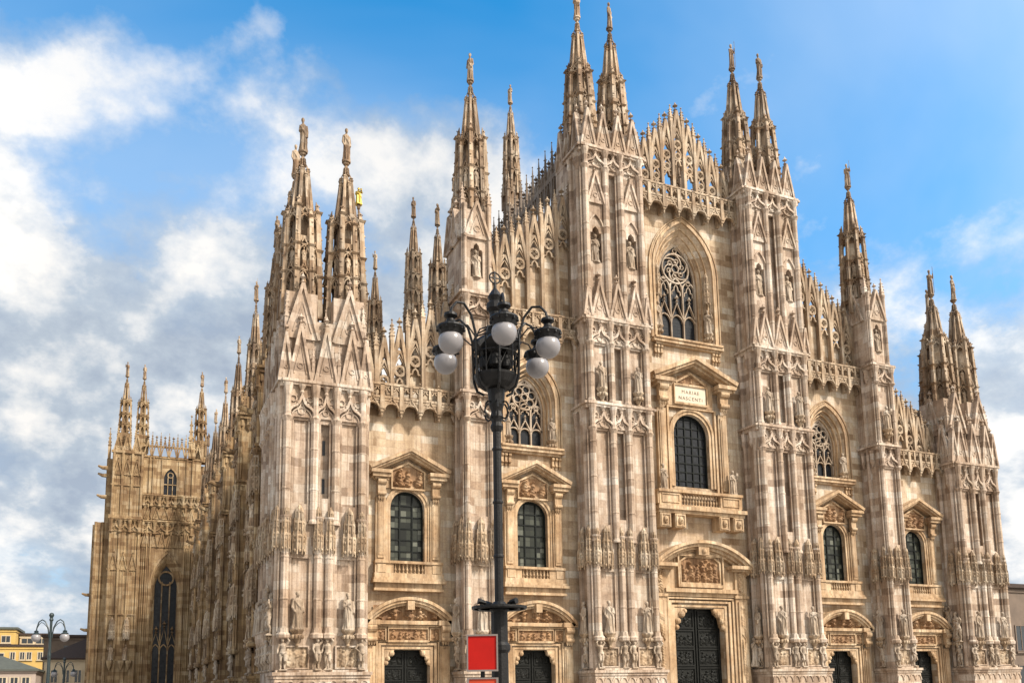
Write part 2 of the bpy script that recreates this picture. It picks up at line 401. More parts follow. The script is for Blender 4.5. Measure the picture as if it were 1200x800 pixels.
# ------------------------------------------------------------------ ornament
def finial(mb, x, y, z, s):
    mb.lathe(x, y, [(.05*s, z), (.07*s, z+.15*s), (.20*s, z+.22*s), (.06*s, z+.32*s), (.05*s, z+.5*s), (.26*s, z+.62*s), (.10*s, z+.78*s), (.03*s, z+1.0*s)], 6)
def crockets(mb, p0, p1, n, s, y):
    for k in range(n):
        q = (k+.6)/n; x = p0[0]+(p1[0]-p0[0])*q; z = p0[1]+(p1[1]-p0[1])*q
        sg = -1 if p0[0] < p1[0] else 1
        mb.frustum(x+sg*s*.35, y, z+s*.1, z+s*.95, s*.42, s*.42, s*.22, s*.25)
def gablet(mb, xc, zb, hw, h, y, th=.3, rim=.09, nck=5, ck=.16, fin=.9, fill=True):
    if fill: mb.prism([(xc-hw, zb), (xc+hw, zb), (xc, zb+h)], y, y+th)
    mb.strip([(xc-hw, zb), (xc, zb+h)], rim, y-.14, y+th+.02); mb.strip([(xc, zb+h), (xc+hw, zb)], rim, y-.145, y+th+.015)
    if fill:
        # a trefoil sunk look: raised inner moulding
        mb.strip([(xc-hw*.55, zb+h*.12), (xc, zb+h*.66), (xc+hw*.55, zb+h*.12)], rim*.45, y-.06, y+.05)
        mb.strip(circle(xc, zb+h*.26, hw*.24, 8), rim*.4, y-.05, y+.05, True)
    crockets(mb, (xc-hw, zb), (xc, zb+h), nck, ck, y+th*.4); crockets(mb, (xc+hw, zb), (xc, zb+h), nck, ck, y+th*.4)
    if fin: finial(mb, xc, y+th*.4, zb+h-.05, fin)
def pinnacle(mb, x, y, z, hw, hs, hp, ck=True):
    """square shaft with a crocketed pyramid"""
    mb.box(x-hw, x+hw, y-hw, y+hw, z, z+hs)
    mb.box(x-hw*1.25, x+hw*1.25, y-hw*1.25, y+hw*1.25, z+hs-hw*.4, z+hs)
    mb.frustum(x, y, z+hs, z+hs+hp, hw*1.0, hw*1.0, hw*.14, hw*.14)
    if ck:
        for k in range(3):
            q = (k+.7)/4; r = hw*(1.15-q*.85); zz = z+hs+hp*q
            for sx, sy in ((1, 1), (-1, 1), (1, -1), (-1, -1)):
                mb.frustum(x+sx*r, y+sy*r, zz, zz+hw*.55, hw*.3, hw*.3, hw*.12, hw*.12)
    mb.lathe(x, y, [(hw*.15, z+hs+hp), (hw*.55, z+hs+hp+hw*.5), (hw*.1, z+hs+hp+hw*1.2)], 6)
def shaft(mb, x, y, r, z0, z1, rings=()):
    mb.lathe(x, y, [(r*1.3, z0), (r*1.3, z0+.12), (r, z0+.3), (r, z1-.35), (r*1.4, z1-.1), (r*1.4, z1)], 8, rot=PI/8)
    for s in (-1, 1):
        mb.lathe(x+s*r*1.28, y+r*.45, [(r*.32, z0+.2), (r*.32, z1-.2)], 5)
    zz = z0+2.2
    while zz < z1-1:
        mb.lathe(x, y, [(r*1.02, zz), (r*1.12, zz+.05), (r*1.12, zz+.11), (r*1.02, zz+.16)], 8, rot=PI/8); zz += 2.7
def ogee_band(mb, xs, z0, z1, yf):
    h = z1-z0; a0, a1 = xs[0]-.42, xs[-1]+.42
    mb.box(a0, a1, yf-.42, yf+.1, z1-.20, z1); mb.box(a0+.06, a1-.06, yf-.32, yf+.1, z1-.36, z1-.20)
    mb.box(a0+.14, a1-.14, yf-.08, yf+.1, z0+h*.25, z1-.36)
    for a, b_ in zip(xs[:-1], xs[1:]):
        og = ogee(a, b_, z0, h*.62); c = (a+b_)/2
        mb.strip(og, .075, yf-.36, yf-.02)
        mb.strip([(c+(x-c)*.72, z0+(z-z0)*.72) for x, z in og], .04, yf-.22, yf-.02)
        mb.prism([(c+(x-c)*.66, z0+.02+(z-z0)*.62) for x, z in og], yf-.13, yf-.02)
        crockets(mb, og[2], og[8], 4, .14, yf-.25); crockets(mb, og[-3], og[-9], 4, .14, yf-.25); finial(mb, c, yf-.25, z0+h*.52, .55)
        mb.strip(circle(c, z0+h*.17, (b_-a)*.13, 8), .035, yf-.2, yf-.1, True)
        for q in (-1, 1): mb.strip(circle(c+q*(b_-a)*.30, z0+h*.50, h*.085, 8), .03, yf-.18, yf-.06, True)
        mb.lathe(c, yf-.24, [(.05, z0+h*.58), (.16, z0+h*.66), (.10, z0+h*.72), (.24, z1-.44), (.26, z1-.34)], 7)
    for x in xs:
        mb.lathe(x, yf-.22, [(.16, z0-.25), (.30, z0-.05), (.22, z0+.1), (.20, z0+h*.5), (.32, z1-.45), (.34, z1-.3)], 8)
def canopy_mb(r, z0, z1):
    """tall traceried baldachin above a statue, hung against the wall (axis at the origin)"""
    mb = MB(); h = z1-z0
    mb.lathe(0, 0, [(r*.85, z0+h*.10), (r*.95, z0+h*.2), (r*.95, z0+h*.33), (r*1.08, z0+h*.35), (r*1.08, z0+h*.38), (r*.74, z0+h*.41), (r*.74, z0+h*.6), (r*.88, z0+h*.62), (r*.88, z0+h*.65), (r*.55, z0+h*.68), (r*.52, z0+h*.83), (r*.66, z0+h*.85), (r*.60, z0+h*.89), (r*.25, z0+h*.97), (r*.1, z1)], 8, rot=PI/8)
    for k in range(8):
        a = PI/8+k*PI/4; c_, s_ = math.cos(a), math.sin(a)
        if s_ > .5: continue
        mb.tube([(c_*r*.98, s_*r*.98, z0), (c_*r*1.0, s_*r*1.0, z0+h*.34), (c_*r*.98, s_*r*.98, z0+h*.46)], [r*.10, r*.15, r*.05], 5)
        mb.tube([(c_*r*.8, s_*r*.8, z0+h*.38), (c_*r*.82, s_*r*.82, z0+h*.62), (c_*r*.78, s_*r*.78, z0+h*.73)], [r*.11, r*.12, r*.03], 5)
        mb.tube([(c_*r*.58, s_*r*.58, z0+h*.66), (c_*r*.6, s_*r*.6, z0+h*.84), (c_*r*.5, s_*r*.5, z0+h*.93)], [r*.09, r*.1, r*.02], 5)
        a += PI/8; c_, s_ = math.cos(a), math.sin(a)
        if s_ > .5: continue
        mb.ball((c_*r*.95, s_*r*.95, z0+h*.08), r*.22, 6, 4, 1, 1, 1.3)
        mb.ball((c_*r*.93, s_*r*.93, z0+h*.27), r*.16, 5, 4, 1, 1, 1.6)
        mb.ball((c_*r*.74, s_*r*.74, z0+h*.5), r*.13, 5, 4, 1, 1, 2.2)
    return mb
def console_mb(r, h):
    mb = MB()
    mb.lathe(0, 0, [(r*.1, -h), (r*.3, -h*.9), (r*.22, -h*.8), (r*.55, -h*.55), (r*.75, -h*.35), (r*.6, -h*.28), (r*.95, -h*.1), (r, -h*.05), (r, 0)], 8)
    for k in range(6):
        a = PI+k*PI/5; mb.ball((math.cos(a)*r*.75, math.sin(a)*r*.75, -h*.42), r*.26, 6, 4, 1, 1, 1.3)
    return mb
def relief_mb(x0, x1, z0, z1, y, depth, seed, nx=44, nz=30, figs=4):
    """carved relief: crowded figures in a sunk field"""
    rng = np.random.RandomState(seed); X, Z = np.meshgrid(np.linspace(x0, x1, nx), np.linspace(z0, z1, nz))
    H = np.zeros_like(X); W_, Hh = x1-x0, z1-z0
    def blob(cx, cz, rx, rz, hgt, ang=0):
        c_, s_ = math.cos(ang), math.sin(ang); dx, dz = X-cx, Z-cz
        u = (dx*c_+dz*s_)/rx; v = (-dx*s_+dz*c_)/rz; q = 1-u*u-v*v
        return np.where(q > 0, hgt*np.sqrt(np.clip(q, 0, 1)), 0)
    for k in range(figs):
        cx = x0+W_*(k+.5+rng.uniform(-.2, .2))/figs; fh = Hh*rng.uniform(.68, .92); fw = min(W_/figs*.42, fh*.26)
        lean = rng.uniform(-.35, .35)
        H = np.maximum(H, blob(cx, z0+fh*.35, fw*.75, fh*.36, .7, lean))
        H = np.maximum(H, blob(cx-lean*fh*.2, z0+fh*.62, fw*.7, fh*.22, .9, lean))
        H = np.maximum(H, blob(cx-lean*fh*.42, z0+fh*.9, fw*.36, fh*.1, 1.0))
        for _ in range(4): H = np.maximum(H, blob(cx+rng.uniform(-1, 1)*fw*1.2, z0+fh*rng.uniform(.12, .8), fw*.24, fh*.22, .7, rng.uniform(-1.4, 1.4)))
    for _ in range(10): H = np.maximum(H, blob(rng.uniform(x0, x1), rng.uniform(z0, z1), W_*.03+Hh*.03, Hh*.09, .5, rng.uniform(-1.5, 1.5)))
    H *= 1+.25*np.sin(X*19+Z*7+seed)*np.sin(Z*23-X*5)
    edge = np.minimum(np.minimum(X-x0, x1-X)/W_, np.minimum(Z-z0, z1-Z)/Hh); H *= np.clip(edge*22, 0, 1)
    mb = MB(); mb.v = [(float(a), float(y-depth*c), float(b_)) for a, b_, c in zip(X.ravel(), Z.ravel(), H.ravel())]
    mb.f = [(j*nx+i, j*nx+i+1, (j+1)*nx+i+1, (j+1)*nx+i) for j in range(nz-1) for i in range(nx-1)]
    return mb

# ------------------------------------------------------------------ statues (unit height 1, feet at the origin, facing -y)
def robed(seed):
    rng = random.Random(seed); mb = MB(); ph = rng.uniform(0, 6); lean = rng.uniform(-.035, .035); kf = rng.choice((7, 8, 9))
    def fold(a, z): return 1+.19*math.sin(kf*a+ph+z*5)*(1 if z < .62 else .35)
    prof = [(.17, 0), (.175, .03), (.15, .12), (.138, .3), (.135, .45), (.128, .55), (.125, .62), (.135, .70), (.13, .76), (.085, .805), (.045, .825), (.042, .86)]
    i = len(mb.v); mb.lathe(0, 0, prof, 26, 1.08, .78, 0, fold)
    mb.v = [(x+lean*math.sin(z*5), y-.02*math.sin(z*4), z) for x, y, z in mb.v]
    hx = lean*math.sin(4.6)+rng.uniform(-.015, .015)
    mb.ball((hx, -.02, .915), .062, 12, 9, .88, 1.02, 1.28)
    mb.ball((hx, -.082, .90), .015, 6, 4)                       # nose
    mb.lathe(hx, .0, [(.066, .90), (.074, .94), (.066, .975), (.03, 1.0)], 10)   # hair
    if rng.random() < .6: mb.ball((hx, -.06, .865), .035, 8, 5, .9, .8, 1.4)      # beard
    for s in (-1, 1):
        q = rng.random(); sh = (s*.125, 0, .765)
        if q < .4: el = (s*.165, -.02, .60); wr = (s*.05, -.135, .62)
        elif q < .7: el = (s*.175, .0, .58); wr = (s*.15, -.10, .46)
        elif q < .85: el = (s*.19, -.05, .66); wr = (s*.14, -.15, .80)
        else: el = (s*.16, -.04, .61); wr = (-s*.02, -.14, .70)
        mb.tube([sh, el, wr], [.055, .046, .032], 8); mb.ball(wr, .034, 7, 5)
    mb.tube([(-.12, -.06, .74), (.02, -.125, .58), (.13, -.05, .42)], [.03, .035, .04], 6)   # mantle fold
    mb.tube([(-.05, -.10, .5), (-.07, -.12, .25), (-.06, -.14, .03)], [.02, .03, .035], 6)
    mb.tube([(.05, -.10, .5), (.08, -.11, .25), (.07, -.13, .03)], [.02, .03, .03], 6)
    q = rng.random()
    if q < .35: mb.tube([(wr[0]+.02, wr[1], .05), (wr[0], wr[1], wr[2]+.3)], .014, 6)       # staff
    elif q < .6: mb.box(wr[0]-.05, wr[0]+.05, wr[1]-.03, wr[1]+.03, wr[2]-.06, wr[2]+.07)   # book
    mb.lathe(0, 0, [(.2, -.03), (.2, .015)], 8)
    return mb
def nude(seed):
    rng = random.Random(seed); mb = MB(); s0 = rng.choice((-1, 1)); tw = rng.uniform(-.05, .05)
    hip = (s0*.02, 0, .52)
    for s in (-1, 1):
        b_ = s == s0
        kn = (s*.08+s0*.015, -.03-(0 if b_ else .06), .28); an = (s*.085-(0 if b_ else s*.03), .02 if b_ else .04, .04)
        mb.tube([(s*.065+hip[0], 0, .52), (s*.075+s0*.02, -.03, .42), kn, (an[0], an[1]+.015, .18), an], [.08, .078, .052, .05, .03], 9)
        mb.tube([(an[0], an[1]+.03, .02), (an[0]+s*.015, an[1]-.10, .015)], [.03, .024], 7)
    mb.tube([(hip[0], 0, .47), (hip[0], 0, .56), (tw*.5, -.005, .64), (tw, -.01, .74), (tw, 0, .80), (tw, -.01, .83)], [.10, .115, .10, .125, .09, .045], 12)
    mb.ball((tw+s0*.02, -.04, .90), .06, 11, 8, .88, 1.02, 1.25); mb.ball((tw+s0*.02, -.10, .885), .015, 6, 4); mb.ball((tw+s0*.02, -.02, .925), .066, 9, 6, .95, 1, 1)
    for s in (-1, 1):
        sh = (tw+s*.13, 0, .785)
        if rng.random() < .55: el = (sh[0]+s*.08, -.05, .89); wr = (sh[0]-s*.0, -.04, .99)
        elif rng.random() < .5: el = (sh[0]+s*.10, .0, .65); wr = (sh[0]+s*.01, -.10, .56)
        else: el = (sh[0]+s*.05, -.02, .63); wr = (sh[0]+s*.07, -.12, .52)
        mb.tube([sh, el, wr], [.054, .044, .030], 8); mb.ball(wr, .034, 7, 5)
    mb.tube([(-.10+hip[0], -.03, .53), (hip[0], -.12, .49), (.11+hip[0], -.04, .54), (.13, -.0, .30)], [.04, .05, .045, .03], 7)
    mb.box(-.15, .15, -.12, .12, -.03, .012)
    return mb
ROBED = [remesh(robed(11+k), 'robed_statue', M['statue'], .0105) for k in range(9)]
NUDE = [remesh(nude(41+k), 'atlas_statue', M['statue'], .0105) for k in range(6)]
ROBED_D = []
for me in ROBED:
    q = me.copy(); q.materials.clear(); q.materials.append(M['spire']); ROBED_D.append(q)
cnt = [0]
def statue(parent, x, y, z, h, rz=0.0, kind='r', name='statue'):
    cnt[0] += 1
    me = {'r': ROBED, 'n': NUDE, 'd': ROBED_D, 'f': ROBED_D}[kind]
    k = .62 if kind == 'd' else .86
    return link(name, me[(cnt[0]*7+cnt[0]//3) % len(me)], parent, (x, y, z), rz, (h*k, h*k, h))

# ------------------------------------------------------------------ the cathedral
cath = thing('cathedral', 'huge pale marble Gothic cathedral with forest of statue-topped spires, its facade filling the picture', 'cathedral')

CAN_BIG = canopy_mb(.43, 0, 3.3).mesh('canopy', M['carved'])
CAN_THIN = canopy_mb(.31, 0, 3.1).mesh('canopy', M['carved'])
CON = console_mb(.46, 1.15).mesh('console', M['carved'])

def pier_body(hw, zt, bands, recess, niche=None, back=1.6, plinth=True, slits=(), upper=None):
    """front of a buttress, axis at x=0, front face at y=-2.1. bands: (z0, z1). niche: (zb, zt) list of x"""
    mb = MB(); yf = -2.1; base = 3.05
    mb.box(-hw+.02, hw-.02, -1.42, back, 0, zt-.01)
    for s in (-1, 1): mb.quad((s*hw, yf, 0), (s*hw, -1.3, 0), (s*hw, -1.3, zt), (s*hw, yf, zt))
    mb.box(-hw, hw, -1.3, back, zt-.3, zt)
    mb.quad((-hw, yf, zt), (hw, yf, zt), (hw, -1.2, zt), (-hw, -1.2, zt))
    dbl = hw > 2
    edges = [5.75]+[q for bd in bands for q in bd]; sunk = [(5.75, 10.2), (13.75, bands[0][0]-.15)]+[(p[1]+.25, q[0]-.15) for p, q in zip(bands[:-1], bands[1:]) if q[0]-p[1] < 7]
    if dbl:
        for s in (-1, 1):
            ops = [(s*1.62, .70, q0, q1-.2, q1, 'rect', .16) for q0, q1 in sunk]+[(s*1.62, .62, n0, n1-.9, n1, 'trefoil', .6) for n0, n1 in (niche or [])]
            a, b_ = sorted((s*.55, s*hw)); panel(mb, a, b_, 0, zt, yf, ops)
        ops = [(0, .10, 5.7, 10, 10.3, 'rect', .5)]+[(0, .50, a, b_-.4, b_, 'rect', .42) for a, b_ in recess]
        panel(mb, -.55, .55, 0, zt, yf, ops)
        mb.box(-.33, .33, yf-.02, yf+.02, 0, 0.01)
        XS = [-hw+.32, -.70, .70, hw-.32]; LO = [-hw+.34, -.36, .36, hw-.34]; PX = (-1.62, 1.62)
    else:
        ops = [(0, .68, q0, q1-.2, q1, 'rect', .14) for q0, q1 in sunk]+[(0, min(.5, hw*.46), n0, n1-.8, n1, 'trefoil', .6) for n0, n1 in (niche or [])]
        panel(mb, -hw, hw, 0, zt, yf, ops)
        XS = [-hw+.2, hw-.2]; LO = XS; PX = (0,)
    r = .27 if dbl else .2
    zs = sorted([z for bd in bands for z in bd])
    # shafts: pedestal zone to the canopies, then band to band
    for x in LO: shaft(mb, x, yf-.10, r, 5.25, 12.9)
    prev = 12.4
    for (a, b_) in bands:
        for x in XS: shaft(mb, x, yf-.10, r, prev, a)
        ogee_band(mb, XS, a, b_, yf)
        prev = b_
    if zt-prev > 1.5:
        for x in XS: shaft(mb, x, yf-.10, r, prev, zt)
    # shafts and bands on both sides
    for s in (-1, 1):
        prev = 5.25
        for yy in ((-1.75, -.55) if dbl else (-1.0,)):
            mb.lathe(s*(hw+.06), yy, [(.2, 3.05), (.2, zt)], 6)
        for a, b_ in bands:
            mb.box(min(s*hw, s*(hw+.36)), max(s*hw, s*(hw+.36)), yf-.3, .3, b_-.19, b_-.01)
            mb.box(min(s*hw, s*(hw+.2)), max(s*hw, s*(hw+.2)), yf-.2, .3, b_-.5, b_-.2)
            for yy in (-1.5, -.5):
                mb.lathe(s*(hw+.12), yy, [(.05, a), (.26, a+.5), (.2, a+.8), (.28, b_-.5)], 6)
    # string course under the statue panels, atlas caps
    for x in LO: mb.lathe(x, yf-.14, [(.30, 5.0), (.44, 5.08), (.46, 5.3), (.34, 5.42), (.30, 5.7)], 8)
    for x in PX: mb.strip([(x-.75, 3.16), (x-.75, 4.55), (x+.75, 4.55), (x+.75, 3.16)], .07, yf-.16, yf-.0, True)
    # plinth with cornice and interlaced arches
    if plinth:
        P = hw+.22
        mb.box(-P, P, yf-.45, .2, 0, 2.5); mb.box(-P-.14, P+.14, yf-.62, .22, 2.72, 2.92); mb.box(-P-.05, P+.05, yf-.52, .21, 2.52, 2.72); mb.box(-P+.1, P-.1, yf-.36, .2, 2.92, 3.06)
        n = max(2, int(2*P/.62)); wdt = 2*P/n
        for k in range(n): mb.strip(curve('round', wdt*.46, 1.9, 2.35, 8) and [(-P+wdt*(k+.5)+a, z) for a, z in curve('round', wdt*.46, 1.9, 2.38, 8)], .045, yf-.52, yf-.44)
    return mb, XS, LO, PX

def dress_pier(o, hw, LO, PX, upper_st=(), niche=(), side=True, seed=0, thin=True):
    """statues, canopies, reliefs as children of a buttress"""
    yf = -2.1
    for x in PX:
        link('canopy', CAN_BIG, o, (x, yf-.22, 10.35)); link('console', CON, o, (x, yf-.22, 5.62))
        statue(o, x, yf-.28, 5.62, 2.4, random.uniform(-.3, .3))
        part('relief_panel', relief_mb(x-.68, x+.68, 3.22, 4.48, yf-.03, .16, seed+int(x*10)+50, 30, 26, 2), 'carved', o, smooth=True)
    for x in LO:
        if thin: link('canopy', CAN_THIN, o, (x*(1.1 if abs(x) < .5 and hw > 2 else 1), yf-.24, 10.5))
        statue(o, x, yf-.28, 3.08, 2.02, random.uniform(-.5, .5), 'n', 'atlas_figure')
    for x in PX:
        for z in upper_st:
            link('console', CON, o, (x, yf-.2, z)); statue(o, x, yf-.25, z, 2.15, random.uniform(-.3, .3))
        for n0, n1 in niche: statue(o, x, yf+.22, n0+.03, (n1-n0)*.80, random.uniform(-.3, .3))
    if side:
        s = -1
        for yy in ((-1.15,) if hw > 2 else (-1.0,)):
            link('canopy', CAN_BIG, o, (s*(hw+.16), yy, 10.35), -PI/2); link('console', CON, o, (s*(hw+.2), yy, 5.62), -PI/2)
            statue(o, s*(hw+.25), yy, 5.62, 2.4, -PI/2+random.uniform(-.3, .3)); statue(o, s*(hw+.22), yy-.1, 3.08, 2.0, -PI/2, 'n', 'atlas_figure')
        link('canopy', CAN_THIN, o, (s*(hw+.12), -1.95, 10.6), -PI/2)

BANDS3 = [(21.2, 23.2), (28.0, 30.0), (42.7, 44.4)]
def gablet_row(mb, xs, zb, h, y, hw=.66, extra=0):
    for x in xs: gablet(mb, x, zb, hw, h, y)

# --- great double buttresses beside the middle bay
def big_pier():
    mb, XS, LO, PX = pier_body(2.83, 44.4, BANDS3, [(14.2, 21.0), (23.6, 27.8), (33.4, 42.4)], niche=[(34.7, 37.7)], back=2.2)
    yf = -2.1
    gablet_row(mb, (-1.62, 0, 1.62), 30.0, 3.0, yf-.30, .76)
    for s in (-1, 1): gablet(mb, s*2.68, 30.0, .34, 2.3, yf-.32, nck=3, fin=.6)
    for x in (-1.62, 1.62):
        gablet(mb, x, 39.6, .78, 2.6, yf-.16, .14, .07, nck=6, ck=.12, fin=.5)
        mb.strip([(x+a, z) for a, z in curve('pointed', .72, 37.2, 38.7)], .06, yf-.14, yf+.02)
    # top storey behind the crowning gables
    mb.box(-2.55, 2.55, -1.75, 1.9, 44.39, 46.6)
    gablet_row(mb, (-2.08, -.7, .7, 2.08), 44.4, 3.3, yf-.05, .66)
    return mb, LO, PX
mb, LO, PX = big_pier()
B3 = part('buttress', mb, 'pier', cath, (-8.03, 0, 0)); dress_pier(B3, 2.83, LO, PX, (24.3,), [(34.7, 37.7)], True, 3)
# gables on the flanks of the top
sg = MB()
for yy in (-1.4, 0.0, 1.4):
    gablet(sg, yy, 44.4, .66, 3.2, -.15)
SIDEG = sg.mesh('side_gables', M['pier'])
link('side_gables', SIDEG, B3, (-2.62, 0, 0), -PI/2); link('side_gables', SIDEG, B3, (2.62, 0, 0), PI/2)
# --- single buttresses
def mid_pier():
    hw = 1.15
    mb, XS, LO, PX = pier_body(hw, 30.3, [(20.8, 22.8), (28.6, 30.3)], [], niche=None, back=2.0)
    yf = -2.1
    # upper stage: square turret with a niche on its face
    a = 1.1
    mb.box(-a+.01, a-.01, -1.3, 1.2, 30.2, 37.0)
    panel(mb, -a, a, 30.3, 36.9, yf+.1, [(0, .48, 31.6, 33.5, 34.3, 'trefoil', .6)])
    for s in (-1, 1):
        mb.quad((s*a, yf+.1, 30.3), (s*a, -1.2, 30.3), (s*a, -1.2, 36.9), (s*a, yf+.1, 36.9))
        shaft(mb, s*(a-.14), yf, .15, 30.3, 37.2)
    gablet(mb, 0, 34.6, 1.0, 2.9, yf-.05, .25, .09, 6, .15, .8)
    for s in (-1, 1): pinnacle(mb, s*1.05, -1.9, 36.9, .16, .7, 1.2)
    return mb, LO, PX
mb, LO, PX = mid_pier()
B2 = part('buttress', mb, 'pier', cath, (-19.74, 0, 0)); dress_pier(B2, 1.15, LO, PX, (24.2,), [(31.6, 34.3)], True, 17)
sg = MB()
for yy in (-.6, .7): gablet(sg, yy, 34.6, .9, 2.8, -.1)
SG2 = sg.mesh('side_gables', M['pier'])
link('side_gables', SG2, B2, (-1.12, 0, 0), -PI/2); link('side_gables', SG2, B2, (1.12, 0, 0), PI/2)
# --- corner towers
def corner_pier():
    hw = 2.8
    mb, XS, LO, PX = pier_body(hw, 22.0, [(19.5, 22.0)], [(14.2, 19.2)], back=5.4, slits=(14.6, 17.2))
    yf = -2.1
    gablet_row(mb, (-1.72, 0, 1.72), 22.0, 3.9, yf-.12, .74)
    for x in (-.86, .86): pinnacle(mb, x, yf-.05, 22.0, .10, 1.4, 1.3)
    for s in (-1, 1): gablet(mb, s*2.66, 22.0, .42, 3.2, yf-.14, nck=4, fin=.7)
    mb.box(-2.5, 2.5, -1.8, 5.0, 21.99, 26.4)
    for x in (-1.6, 1.6):
        gablet(mb, x, 25.0, 1.12, 3.9, yf+.15, .3, .1, 7, .17, .9)
        mb.box(x-1.05, x+1.05, -1.6, 1.2, 26.39, 28.4)
        mb.box(x-1.05, x+1.05, 2.0, 4.6, 26.39, 28.4)
    for x in (-2.6, 0, 2.6): pinnacle(mb, x, -1.75, 25.0, .15, .7 if x == 0 else 1.5, 1.5)
    return mb, LO, PX
mb, LO, PX = corner_pier()
B1 = part('buttress', mb, 'pier', cath, (-30.7, 0, 0))
for zz in (14.6, 17.2):
    q = MB(); q.box(-.09, .09, -1.72, -1.66, zz, zz+1.0); part('slit_window', q, 'darkglass', B1)
dress_pier(B1, 2.8, LO, PX, (), (), True, 31)
for sgn in (-1, 1):
    sg = MB()
    for yy in (-1.3, .2, 1.7, 3.2, 4.6): gablet(sg, sgn*yy, 22.0, .76, 3.8, -.14)
    for yy in (0, 3.2): gablet(sg, sgn*yy, 25.0, 1.1, 3.8, .12, .3, .1, 7, .17, .9)
    link('side_gables', sg.mesh('side_gables', M['pier']), B1, (sgn*2.78, 0, 0), sgn*PI/2)
# side face of the corner tower: shafts, bands, canopies and statues looking north
sm = MB()
for yy in (.3, 1.5, 2.9, 4.3, 5.2): shaft(sm, -yy, -.08, .22, 5.25, 19.5)
ogee_band(sm, [-5.2, -4.3, -2.9, -1.5, -.3], 19.5, 22.0, 0)
for k, yy in enumerate((.9, 2.2, 3.6)): sm.lathe(-yy, -.2, [(.1, 4.4), (.4, 5.0), (.46, 5.6)], 8)
o = part('side_shafts', sm, 'pier', B1, (-2.8, 0, 0), -PI/2)
for yy in (.9, 2.2, 3.6, 4.8):
    link('canopy', CAN_BIG, B1, (-3.0, yy, 10.35), -PI/2); statue(B1, -3.1, yy, 5.6, 2.4, -PI/2)
    statue(B1, -3.05, yy-.4, 3.05, 2.1, -PI/2, 'n', 'atlas_figure')
statue(B1, -3.25, -1.5, 5.3, 2.2, -PI/2, 'n', 'atlas_figure'); statue(B1, -3.2, -.5, 6.4, 2.2, -PI/2, 'n', 'atlas_figure')
# the mirrored three
for src, x in ((B3, 8.03), (B2, 19.74), (B1, 30.7)):
    clone(src, cath, (x, 0, 0))

